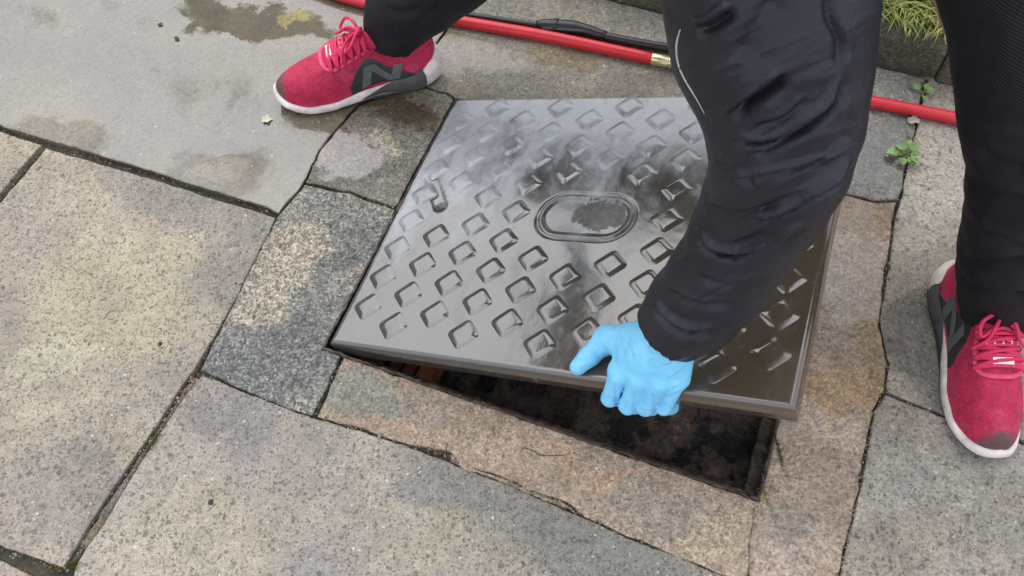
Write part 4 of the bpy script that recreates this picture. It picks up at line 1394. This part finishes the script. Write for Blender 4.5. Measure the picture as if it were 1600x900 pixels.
# ------------------------------------------------------------------ the trainers
N = NT('red_knit')
kd, kc = N.vor(520)
k1 = N.noise(60, 4, .6)
kst = N.noise(28, 5, .65)
kc_ = N.mix(N.ramp(k1, .3, .7), (0.46, 0.008, 0.052), (0.62, 0.016, 0.088))
kc_ = N.mix(N.math('MULTIPLY', N.ramp(kst, .52, .70), .45), kc_, (0.62, 0.085, 0.165))
kt = N.n('ShaderNodeAttribute', attribute_name='toe')
kv, _kc = N.vor(150)
kc_ = N.mix(1.0, kc_, N.ramp(kv, .05, .6, .86, 1.15), 'MULTIPLY')
kc_ = N.mix(N.ramp(N.math('ADD', kt.outputs['Fac'], N.math('MULTIPLY', N.math('SUBTRACT', k1, .5), .7)), .35, .8, 0, .92), kc_, (0.10, 0.07, 0.075))
kc_ = N.mix(1.0, kc_, N.ramp(kd, 0, .6, 1.15, .70), 'MULTIPLY')
N.out(Base_Color=kc_, Roughness=.72, Normal=N.bump(N.math('ADD', kd, N.math('MULTIPLY', k1, .5)), .0012, .7))
N.b.inputs['Sheen Weight'].default_value = 0.10
N.b.inputs['Sheen Tint'].default_value = (1, .5, .6, 1)
M_KNIT = N.m
M_LACE = plain('pink_red_lace', (.66, .024, .10), .65, .2, 200, .0006, 700)
M_STAY = plain('pink_overlay', (.70, .06, .15), .5, .15, 90)
M_LINING = plain('red_lining', (.46, .010, .06), .8, .15, 60, .0008, 500, sheen=.2)
M_FOAM = plain('white_foam', (.72, .64, .60), .6, .28, 38, .0006, 220)
M_FOAMG = plain('grey_foam', (.075, .072, .075), .6, .3, 40, .0006, 220)
M_RUBBER = plain('black_rubber', (.022, .021, .022), .55, .25, 60)
M_PANEL = plain('charcoal_overlay', (.026, .028, .031), .42, .25, 60, .0004, 500)
M_EMB = plain('grey_emblem', (.095, .106, .11), .38, .15, 80)
M_TAB = plain('white_print', (.74, .72, .72), .5, .05)
M_SCUFF = plain('scuffed_grey', (.12, .085, .085), .75, .5, 120, .0008, 300)
M_SOCK = plain('dark_sock', (.02, .018, .02), .9, .2, 100, .001, 600)

SL = 0.288
def pch(xs, ys):
    xs, ys = np.array(xs), np.array(ys)
    d = np.diff(ys) / np.diff(xs)
    m = np.concatenate([[d[0]], np.where(d[:-1] * d[1:] > 0, 2 * d[:-1] * d[1:] / (d[:-1] + d[1:] + 1e-12), 0), [d[-1]]])
    def f(x):
        x = np.clip(np.asarray(x, float), xs[0], xs[-1])
        i = np.clip(np.searchsorted(xs, x) - 1, 0, len(xs) - 2)
        h = xs[i + 1] - xs[i]
        t = (x - xs[i]) / h
        return (2*t**3 - 3*t**2 + 1) * ys[i] + (t**3 - 2*t**2 + t) * h * m[i] + (-2*t**3 + 3*t**2) * ys[i + 1] + (t**3 - t**2) * h * m[i + 1]
    return f
fx = [0, .012, .04, .10, .20, .30, .40, .50, .60, .70, .80, .88, .94, .975, .993, 1.0]
f_wm = pch(fx, [.002, .014, .024, .031, .034, .033, .034, .037, .041, .045, .0445, .038, .029, .019, .010, .001])
f_wl = pch(fx, [.002, .015, .026, .033, .036, .038, .041, .045, .049, .050, .0465, .038, .028, .018, .010, .001])
f_zt = pch(fx, [.072, .090, .100, .099, .093, .097, .116, .110, .096, .083, .072, .064, .056, .049, .043, .036])
f_zb = pch(fx, [.036, .035, .034, .032, .031, .030, .028, .022, .0175, .0155, .0155, .0175, .021, .025, .029, .033])
def S(x, ph):
    """upper surface: x along the shoe 0..1, ph 0 (medial) .. pi (lateral)"""
    x, ph = np.broadcast_arrays(np.asarray(x, float), np.asarray(ph, float))
    c, s = np.cos(ph), np.sin(ph)
    w = np.where(c > 0, f_wm(x), f_wl(x))
    zb, zt = f_zb(x), f_zt(x)
    sp = np.abs(s)
    pin = 1 - .36 * np.clip((.62 - x) / .25, 0, 1) * sp**1.5                # narrower towards the ankle
    y = w * np.sign(c) * np.abs(c)**.80 * pin
    z = zb + (zt - zb) * sp**.95
    return np.stack([x * SL, y, z], -1)
def S_off(x, ph, o):
    e = 1e-3
    a = S(np.clip(x + e, 0, 1), ph) - S(np.clip(x - e, 0, 1), ph)
    b = S(x, ph + e) - S(x, ph - e)
    n = np.cross(a, b)
    n /= np.linalg.norm(n, axis=-1)[..., None] + 1e-12
    p = S(x, ph)
    ctr = np.stack([np.asarray(x) * SL, 0 * np.asarray(x), .05 + 0 * np.asarray(x)], -1)
    flip = np.where((n * (p - ctr)).sum(-1) < 0, -1, 1)
    return p + n * flip[..., None] * np.asarray(o)[..., None] if np.ndim(o) else p + n * flip[..., None] * o
def grid_faces(a, b, close=False):
    Fc = []
    for i in range(a - 1):
        for j in range(b if close else b - 1):
            k = (j + 1) % b
            Fc.append((i * b + j, i * b + k, (i + 1) * b + k, (i + 1) * b + j))
    return Fc
def patch(lo, hi, x0, x1, n=18, m=10, o=.0012):
    """raised overlay between the curves lo(x) and hi(x) in ph, edges tucked into the upper"""
    xs = np.linspace(x0, x1, n)
    V = []
    for i, x in enumerate(xs):
        ph = np.linspace(lo(x), hi(x), m)
        oo = np.full(m, o)
        oo[0] = oo[-1] = -.0008
        if i in (0, n - 1): oo[:] = -.0008
        V += list(S_off(np.full(m, x), ph, oo))
    return V, grid_faces(n, m)
def make_shoe(side, toe, heel_dir, label, tuckz=0.0):
    """side +1: medial is to the left of the walking direction (right foot)"""
    fwd = np.array([heel_dir[0], heel_dir[1], 0.0])
    fwd /= np.linalg.norm(fwd)
    lft = np.array([-fwd[1], fwd[0], 0])
    org = np.array([toe[0], toe[1], 0.0]) - fwd * SL
    def place(V):
        V = np.asarray(V, float)
        return org + V[:, :1] * fwd + V[:, 1:2] * side * lft + V[:, 2:3] * np.array([0, 0, 1.0])
    def fin(name, VF, mat, par, smooth=True):
        Vp, Fc = place(VF[0]), VF[1]
        if side < 0: Fc = [tuple(f[::-1]) for f in Fc]
        me = mesh_np(name, Vp, Fc, smooth)
        bm = bmesh.new(); bm.from_mesh(me)
        bmesh.ops.recalc_face_normals(bm, faces=bm.faces)
        bm.to_mesh(me); bm.free()
        return part(name, me, mat, par)
    shoe = empty('shoe', tuple(org))
    bpy.context.view_layer.update()
    parent_keep(shoe, person)
    bpy.context.view_layer.update()
    # upper
    xs = 1 - (1 - np.linspace(0, 1, 60)**1.15)
    xs = np.concatenate([[0], np.linspace(.006, .04, 6), np.linspace(.055, .92, 48), np.linspace(.935, .985, 8), [.993, 1.0]])
    ph = np.linspace(-.12, math.pi + .12, 46)
    V = []
    for x in xs:
        p = S(np.full(46, x), np.clip(ph, 0, math.pi))
        p[0, 2] -= .004; p[-1, 2] -= .004
        dimp = .0012 * fbm(p * 60, 2)
        p[:, 2] += dimp
        p[:, 1] += .6 * dimp
        V += list(p)
    up_ = fin('upper', (V, grid_faces(len(xs), 46)), M_KNIT, shoe)
    av = np.array(V)
    ta = up_.data.attributes.new('toe', 'FLOAT', 'POINT')
    ta.data.foreach_set('value', np.clip(1.15 - np.hypot((SL - av[:, 0]) / .020, av[:, 1] / .045) * .62, 0, 1).astype(np.float32))
    # sole unit: foam that flares out and wraps up the heel
    th = np.linspace(0, 1, 34)
    xo = np.concatenate([(1 - np.cos(th * math.pi)) / 2])
    def outline(grow):
        x = np.concatenate([[0], xo[1:-1], [1]])
        px_ = x * (SL + grow * 2.2) - grow * 1.2
        m = np.stack([px_, f_wm(x) + grow, 0 * x], -1)
        l = np.stack([px_, -(f_wl(x) + grow), 0 * x], -1)
        m[0, 1] = l[0, 1] = 0
        m[-1, 1] = l[-1, 1] = 0
        return np.concatenate([m, l[1:-1][::-1]]), np.concatenate([x, x[1:-1][::-1]])
    rings = []
    def botz(x): return .0015 + .013 * np.clip((x - .74) / .26, 0, 1)**2 + .007 * np.clip((.12 - x) / .12, 0, 1)**2
    def topz(x): return f_zb(x) + .003 + .024 * np.clip((.17 - x) / .17, 0, 1)**1.3 + .004 * np.clip((x - .9) / .1, 0, 1)
    for g_, tz in ((-.012, 0), (.0005, .0), (.0044, .22), (.0058, .5), (.0048, .8), (.0030, .97), (.0005, 1.0), (-.006, .99)):
        O, X = outline(g_)
        wst = 1 - .10 * np.exp(-((X - .40) / .13)**2)
        O[:, 1] *= wst
        heel_back = np.clip((.10 - X) / .10, 0, 1) * (.006 if 0 < tz < .95 else .002)
        O[:, 0] -= heel_back * (1 - tz * .5)
        O[:, 2] = botz(X) + (topz(X) - botz(X)) * tz
        O[:, 2] += .0006 * fbm(O * 90, 2)
        rings.append(O)
    nr = len(rings[0])
    V = np.concatenate(rings)
    fin('midsole', (V, grid_faces(len(rings), nr, True) + [tuple(range(nr))[::-1], tuple((len(rings) - 1) * nr + k for k in range(nr))]), M_FOAM, shoe)
    O, X = outline(.0015); O[:, 2] = botz(X) - .0012
    O2, _ = outline(.0042); O2[:, 2] = botz(X) + .0040
    O3, _ = outline(-.004); O3[:, 2] = botz(X) + .0045
    fin('outsole', (np.concatenate([O, O2, O3]), grid_faces(3, nr, True) + [tuple(range(nr))[::-1]]), M_RUBBER, shoe)
    # dark side of the midsole under the arch and heel
    xs = np.linspace(.105, .50, 26)
    V = []
    for x in xs:
        t = (x - .105) / .395
        low = .05 + .10 * t
        hi = (.97 + .2 * (1 - t)) * (1 - .62 * np.clip((t - .55) / .45, 0, 1))
        lo_ = .06 + .22 * np.clip((t - .4) / .6, 0, 1)
        row = []
        for q in np.linspace(lo_, max(hi, lo_ + .03), 9):
            g_ = np.interp(q, [0, .22, .5, .8, .97, 1.0, 1.2], [.0006, .0045, .0060, .0051, .0034, .0016, .0010])
            ed = .0007
            y = (f_wm(x) + g_) * (1 - .10 * math.exp(-((x - .40) / .13)**2)) + ed
            z = botz(x) + (topz(x) - botz(x)) * q
            px_ = x * (SL + g_ * 2.2) - g_ * 1.2
            row.append((px_, float(y), float(z)))
        row[0] = (row[0][0], row[0][1] - .002, row[0][2]); row[-1] = (row[-1][0], row[-1][1] - .002, row[-1][2])
        V += row
    fin('midsole_wedge', (V, grid_faces(26, 9)), M_FOAMG, shoe)
    # dark side panel with its emblem
    lo = lambda x: .03
    hi = lambda x: float(np.interp(x, [.13, .20, .28, .36, .44, .50, .55], [.10, .26, .46, .66, .76, .60, .28]))
    fin('side_panel', patch(lo, hi, .13, .56, 30, 14, .0011), M_PANEL, shoe)
    fin('side_panel', ([tuple(p) for p in np.array(patch(lambda x: math.pi - hi(x), lambda x: math.pi - .03, .13, .56, 30, 14, .0011)[0])], grid_faces(30, 14)), M_PANEL, shoe)
    ex0, ex1, ep0, ep1 = .23, .47, .10, .56
    def emb(quad, flip, lat=False):
        n = 10
        V = []
        A, B_, C_, D = [np.array(q, float) for q in quad]
        for i in range(n):
            for j in range(4):
                s, t = i / (n - 1), j / 3
                q = (A * (1 - s) + B_ * s) * (1 - t) + (D * (1 - s) + C_ * s) * t
                x = q[0]
                if flip: x = 1 - x
                hh = q[1]
                xx = ex1 + (ex0 - ex1) * (x + .16 * (hh - .5))
                pp_ = ep0 + (ep1 - ep0) * hh
                if lat: pp_ = math.pi - pp_
                V.append(S_off(np.array(xx), np.array(pp_), .0019))
        return V, grid_faces(n, 4)
    strokes = [((0.0, 0), (0.0, 1), (.24, 1), (.24, 0)), ((.76, 0), (.76, 1), (1.0, 1), (1.0, 0)), ((0.0, 1), (.72, 0), (1.0, 0), (.28, 1))]
    # seen from the medial side the toe lies left on the right foot; the left shoe is its mirror image, so its letter is turned back
    fin('emblem', merge([emb(q, side < 0) for q in strokes]), M_EMB, shoe)
    fin('emblem', merge([emb(q, side > 0, True) for q in strokes]), M_EMB, shoe)
    # tongue, eyestay, laces
    V = []
    xs = np.linspace(.345, .66, 18)
    for x in xs:
        for p_ in np.linspace(1.02, math.pi - 1.02, 11):
            e = .0020 + .010 * np.clip((.41 - x) / .065, 0, 1) - (.003 if p_ in (1.02,) else 0)
            V.append(S_off(np.array(x), np.array(p_), e))
    fin('tongue', (V, grid_faces(18, 11)), M_LINING, shoe)
    path, nr_ = [], []
    for x, p_ in [(.40, .95), (.46, .93), (.52, .92), (.58, .93), (.63, .98), (.665, 1.12), (.682, 1.34), (.687, math.pi / 2), (.682, math.pi - 1.34), (.665, math.pi - 1.12), (.63, math.pi - .98), (.58, math.pi - .93), (.52, math.pi - .92), (.46, math.pi - .93), (.40, math.pi - .95)]:
        path.append(S_off(np.array(x), np.array(p_), .0012))
    sp = spline(path, 60)
    fin('eyestay', tube(sp, .0046, 8, True, (np.array([0, .12, 1.0]) / 1.007, .45)), M_STAY, shoe)
    loops = []
    rows = [.640, .595, .550, .505, .460, .418]
    for i, x in enumerate(rows):
        x2 = rows[min(i + 1, 5)]
        for (xa, xb, fl) in ((x, x, 0), (x, x2, 1), (x2, x, 1)) if i < 5 else ((x, x, 0),):
            pth = []
            for t in np.linspace(0, 1, 12):
                xx = xa + (xb - xa) * t
                pp_ = .90 + (math.pi - 1.80) * t
                pth.append(S_off(np.array(xx), np.array(pp_), .0032 + .0035 * math.sin(math.pi * t) + (.0015 if fl and xb < xa else 0)))
            loops.append(tube(pth, .0031, 7, True, (np.array([.25, 0, .97]), .55)))
    # knot and bow
    k0 = S_off(np.array(.425), np.array(math.pi / 2), .013)
    for sy in (1, -1):
        bow = spline([k0, k0 + [.006, sy * .016, .010], k0 + [.018, sy * .034, .004], k0 + [.030, sy * .030, -.012], k0 + [.020, sy * .014, -.004], k0], 26)
        loops.append(tube(bow, .0027, 6))
        end = spline([k0, k0 + [.014, sy * .010, .004], k0 + [.034, sy * .022, -.014], k0 + [.040, sy * .038, -.030]], 18)
        loops.append(tube(end, .0026, 6))
    loops.append(tube([k0 + [-.004, -.007, 0], k0 + [0, 0, .004], k0 + [.004, .007, 0]], [.004, .006, .004], 8))
    fin('laces', merge(loops), M_LACE, shoe)
    V = [S_off(np.array(x), np.array(p_), .0088) for x in np.linspace(.605, .635, 5) for p_ in np.linspace(1.38, math.pi - 1.38, 7)]
    fin('lace_tab', (V, grid_faces(5, 7)), M_TAB, shoe)
    pr_ = []
    for k, p_ in enumerate(np.linspace(1.22, math.pi - 1.22, 5)):
        pr_.append(tube([S_off(np.array(.532 + q * .016), np.array(p_ + .02 * math.sin(q * 9 + k)), .0082) for q in np.linspace(0, 1, 5)], .0008, 5))
    fin('tongue_print', merge(pr_), M_TAB, shoe)
    # padded collar and lining
    path = []
    for a in np.linspace(0, 2 * math.pi, 49)[:-1]:
        x = .185 + .155 * math.cos(a)
        zz = float(f_zt(min(max(x, .03), .40)))
        yy = .0255 * math.sin(a) * (1.0 + .12 * math.cos(a + math.pi))
        path.append((x * SL, yy, .089 + .012 * math.cos(a + math.pi)**2 * (1 if math.cos(a) < 0 else 0) + .028 * max(0, math.cos(a))**2 ))
    path.append(path[0])
    fin('collar', tube(path, .0068, 10, False), M_LINING, shoe)
    disc = [(SL * .185, 0, .086)] + [(p[0], p[1] * .9, p[2] - .004) for p in path[:-1]]
    fin('lining', (disc, [(0, 1 + k, 1 + (k + 1) % 48) for k in range(48)]), M_SOCK, shoe)
    return shoe
a, b = at_z(434, 146, .022), at_z(674, 92, .035)
make_shoe(+1, a, a - b, '')
a, b = at_z(1553, 712, .018), at_z(1517, 440, .05)
make_shoe(-1, a, (a - b) + np.array([.012, 0, 0]), '')
# ------------------------------------------------------------------ rods lying behind the cover
M_RED = plain('red_plastic', (0.62, 0.022, 0.035), .33, .12, 30, .0005, 120)
M_BRASS = plain('brass', (0.72, 0.62, 0.36), .28, .15, 60, metallic=.75)
M_BLACKP = plain('black_plastic', (.018, .018, .019), .35, .3, 40, .0006, 150)
def rod(name, pts, rad, mat, z=0.0):
    P = [at_z(px, py, rad + z) for px, py in pts]
    return mesh_np(name, *tube(spline(P, 40), rad, 16))
def add_thing(name, label, cat, loc=(0, 0, 0), group=None):
    o = empty(name, loc)
    set_props(o, label, cat, group)
    bpy.context.view_layer.update()
    return o
RR = .0108
r1 = add_thing('drain_rod', 'long red plastic drain rod with a brass end, lying from the trainer to the sleeve', 'drain rod', tuple(at_z(800, 55, 0)), 'red drain rods')
parent_keep(link('shaft', rod('shaft', [(470, -28), (545, -2), (690, 28), (860, 58), (1019, 92)], RR, M_RED), M_RED), r1)
pa, pb = at_z(1017, 91.6, RR), at_z(1082, 105, RR)
dv = (pb - pa) / np.linalg.norm(pb - pa)
parent_keep(link('brass_ferrule', mesh_np('brass_ferrule', *tube([pa, pa + dv * .002, pa + dv * .03, pa + dv * .031, pa + dv * .034, pa + dv * .035, pb], [RR * .9, RR * 1.02, RR * 1.02, RR * .93, RR * .93, RR * 1.0, RR * 1.0], 18)), M_BRASS), r1)
r2 = add_thing('drain_rod', 'red plastic drain rod lying across the paving between the sleeve and the right leg', 'drain rod', tuple(at_z(1400, 165, 0)), 'red drain rods')
parent_keep(link('shaft', rod('shaft', [(1090, 107), (1200, 128), (1352, 157), (1490, 184), (1700, 224)], RR, M_RED), M_RED), r2)
pa2 = at_z(1091, 107, RR)
parent_keep(link('brass_ferrule', mesh_np('brass_ferrule', *tube([pb - dv * .002, pb + dv * .004, pa2], [RR * .85, RR * .97, RR * .97], 18)), M_BRASS), r2)
bk = add_thing('black_rod', 'black plastic rod with a thick joint lying just behind the long red rod', 'drain rod', tuple(at_z(900, 45, 0)))
def bp(*q): return [at_z(px, py, .0085) for px, py in q]
parent_keep(link('shaft', mesh_np('shaft', *tube(spline(bp((500, -18), (600, 4), (690, 17), (780, 31), (856, 42)), 30), .0060, 12)), M_BLACKP), bk)
parent_keep(link('shaft', mesh_np('shaft', *tube(spline(bp((930, 54), (990, 66), (1055, 77), (1160, 96)), 30), .0088, 12)), M_BLACKP), bk)
jp = spline(bp((838, 39), (852, 41), (872, 43), (900, 46), (925, 52), (946, 58)), 24)
jr = np.interp(np.linspace(0, 1, 24), [0, .1, .25, .5, .75, 1], [.0066, .0108, .0128, .0135, .0112, .0088])
parent_keep(link('coupling', mesh_np('coupling', *tube(jp + np.array([0, 0, .003]), jr, 14)), M_BLACKP), bk)
q0 = bp((868, 43))[0] + np.array([0, 0, .003])
qd = (jp[8] - jp[4]) / np.linalg.norm(jp[8] - jp[4])
parent_keep(link('clip', mesh_np('clip', *tube([q0 - qd * .004, q0 + qd * .004], .0150, 12)), M_BLACKP), bk)
lv = spline([bp((845, 47))[0] + [0, 0, .004], bp((880, 52))[0] + [0, 0, .008], bp((925, 57))[0] + [0, 0, .006], bp((938, 60))[0]], 16)
parent_keep(link('latch', mesh_np('latch', *tube(lv, .0030, 8)), M_BLACKP), bk)

# ------------------------------------------------------------------ weeds, leaves and litter
N = NT('leaf_green')
lf = N.noise(60, 4, .6)
N.out(Base_Color=N.mix(N.ramp(lf, .35, .65), (0.13, 0.26, 0.065), (0.27, 0.40, 0.14)), Roughness=.42, Normal=N.bump(lf, .002))
N.b.inputs['Subsurface Weight'].default_value = .1
N.b.inputs['Subsurface Radius'].default_value = (.003, .005, .002)
M_LEAF = N.m
M_STEM = plain('stem', (.20, .24, .08), .6, .2, 60)
M_DRY = plain('dry_straw', (.48, .40, .22), .6, .25, 80)
M_DEAD = plain('dead_leaf', (.33, .29, .24), .8, .4, 60, .001, 150)
M_DARKBIT = plain('dark_bit', (.035, .032, .03), .7, .3, 60)
M_PALE = plain('pale_leaf', (.52, .49, .36), .7, .2, 80, .0008, 200)
def leaf_mesh(L, W, lobes=3, curl=.25, seed=0, thick=True):
    """a lobed leaf blade: outline with teeth, folded along the midrib"""
    r = random.Random(seed)
    n = 14
    V, Fc = [], []
    for i in range(n + 1):
        t = i / n
        w = W * (math.sin(math.pi * min(1, t * 1.02)**.75)) * (1 + .28 * math.sin(t * math.pi * 2 * lobes + r.random())) + .0002
        z = curl * L * (t - t * t * 1.1) + r.uniform(-.0005, .0005)
        x = L * t
        V += [(x, -w, z + .25 * w), (x, -w * .45, z + .06 * w), (x, 0, z), (x, w * .45, z + .06 * w), (x, w, z + .25 * w)]
    return V, grid_faces(n + 1, 5)
def place_leaf(VF, p, yaw, pitch, roll=0):
    M = Matrix.Translation(Vector(p)) @ Matrix.Rotation(yaw, 4, 'Z') @ Matrix.Rotation(-pitch, 4, 'Y') @ Matrix.Rotation(roll, 4, 'X')
    return [tuple(M @ Vector(v)) for v in VF[0]], VF[1]
def weed(name, label, px, py, n, L, seed, group=None):
    r = random.Random(seed)
    p = at_z(px, py, -.004)
    o = add_thing(name, label, 'weed', tuple(p), group)
    for k in range(n):
        yaw = k * 2.4 + r.uniform(-.4, .4)
        pitch = r.uniform(.15, .75)
        ln = L * r.uniform(.6, 1.1)
        base = p + np.array([math.cos(yaw), math.sin(yaw), 0]) * .006 + np.array([0, 0, .008])
        st = p + np.array([math.cos(yaw) * ln * .55, math.sin(yaw) * ln * .55, .010 + ln * .55 * math.tan(pitch) * .6])
        s_ = link('stem', mesh_np('stem', *tube(spline([p, (p + st) / 2 + [0, 0, .004], st], 8), .0009, 6)), M_STEM)
        parent_keep(s_, o)
        l_ = link('leaf', mesh_np('leaf', *place_leaf(leaf_mesh(ln, ln * r.uniform(.34, .46), 3, .18, seed * 50 + k), st, yaw + r.uniform(-.3, .3), pitch * .3, r.uniform(-.5, .5))), M_LEAF)
        parent_keep(l_, o)
    return o
weed('weed_plant', 'leafy green weed growing from the paving joint in front of the red rod', 1410, 247, 12, .0205, 3)
weed('weed_plant', 'small weed just behind the red rod in the paving joint', 1437, 151, 4, .014, 5)
def litter(name, label, cat, px, py, L, W, yaw, mat, seed, z=.0015, curl=.25, group=None):
    p = at_z(px, py, z)
    me = mesh_np(name, *place_leaf(leaf_mesh(L, W, 2, curl, seed), (0, 0, 0), 0, 0))
    o = link(name, me, mat)
    o.location = tuple(p)
    o.rotation_euler = (0, 0, yaw)
    return set_props(o, label, cat, group)
litter('fallen_leaf', 'pale cream leaf scrap lying on the wet slab below the toe of the trainer', 'leaf', 409, 188, .020, .008, .1, M_PALE, 3)
litter('dead_leaf', 'withered grey leaf in the joint just in front of the red rod', 'leaf', 1418, 191, .026, .009, .2, M_DEAD, 8, .004, .4)
litter('dark_leaf', 'dark leaf scrap lying on the wet slab, the larger of two', 'leaf', 279, 63, .014, .004, 2.3, M_DARKBIT, 12)
litter('dark_leaf', 'tiny dark leaf scrap near the top edge of the wet slab', 'leaf', 246, 39, .012, .003, .2, M_DARKBIT, 13)
P = [at_z(1446, 101, .008), at_z(1462, 95, .022), at_z(1482, 84, .045), at_z(1494, 76, .055)]
set_props(link('dry_stalk', mesh_np('dry_stalk', *tube(spline(P, 16), np.linspace(.0016, .0007, 16), 6)), M_DRY), 'dry straw coloured grass stalk leaning against the kerb', 'stalk')
def strand(pts, label, r=.0006):
    P = [at_z(px, py, .0018) for px, py in pts]
    set_props(link('root_strand', mesh_np('root_strand', *tube(spline(P, 26), r, 6)), M_DARKBIT), label, 'root')
strand([(813, 706), (818, 700), (830, 703), (845, 711), (862, 712), (880, 711)], 'thin dark root strand lying on the orange front strip of paving')
strand([(699, 692), (697, 700), (700, 710), (706, 719), (716, 724)], 'short dark root at the edge of the orange strip')
def pebble(px, py, r, label, mat, seed):
    bm = bmesh.new()
    bmesh.ops.create_icosphere(bm, subdivisions=2, radius=r)
    for v in bm.verts:
        v.co *= 1 + .25 * float(vnoise(np.array([[v.co.x / r * 1.3 + seed, v.co.y / r * 1.3, v.co.z / r * 1.3]]))[0])
        v.co.z *= .6
    o = link('pebble', bm_mesh('pebble', bm, True), mat)
    o.location = tuple(at_z(px, py, r * .35))
    set_props(o, label, 'pebble')
pebble(250, 537, .0030, 'small dark pebble on the large tan slab', M_DARKBIT, 1)
pebble(329, 785, .0036, 'dark pebble on the front slab beside the mortar joint', M_DARKBIT, 2)
pebble(932, 731, .0028, 'tiny pale pebble at the near edge of the open chamber', M_PALE, 4)
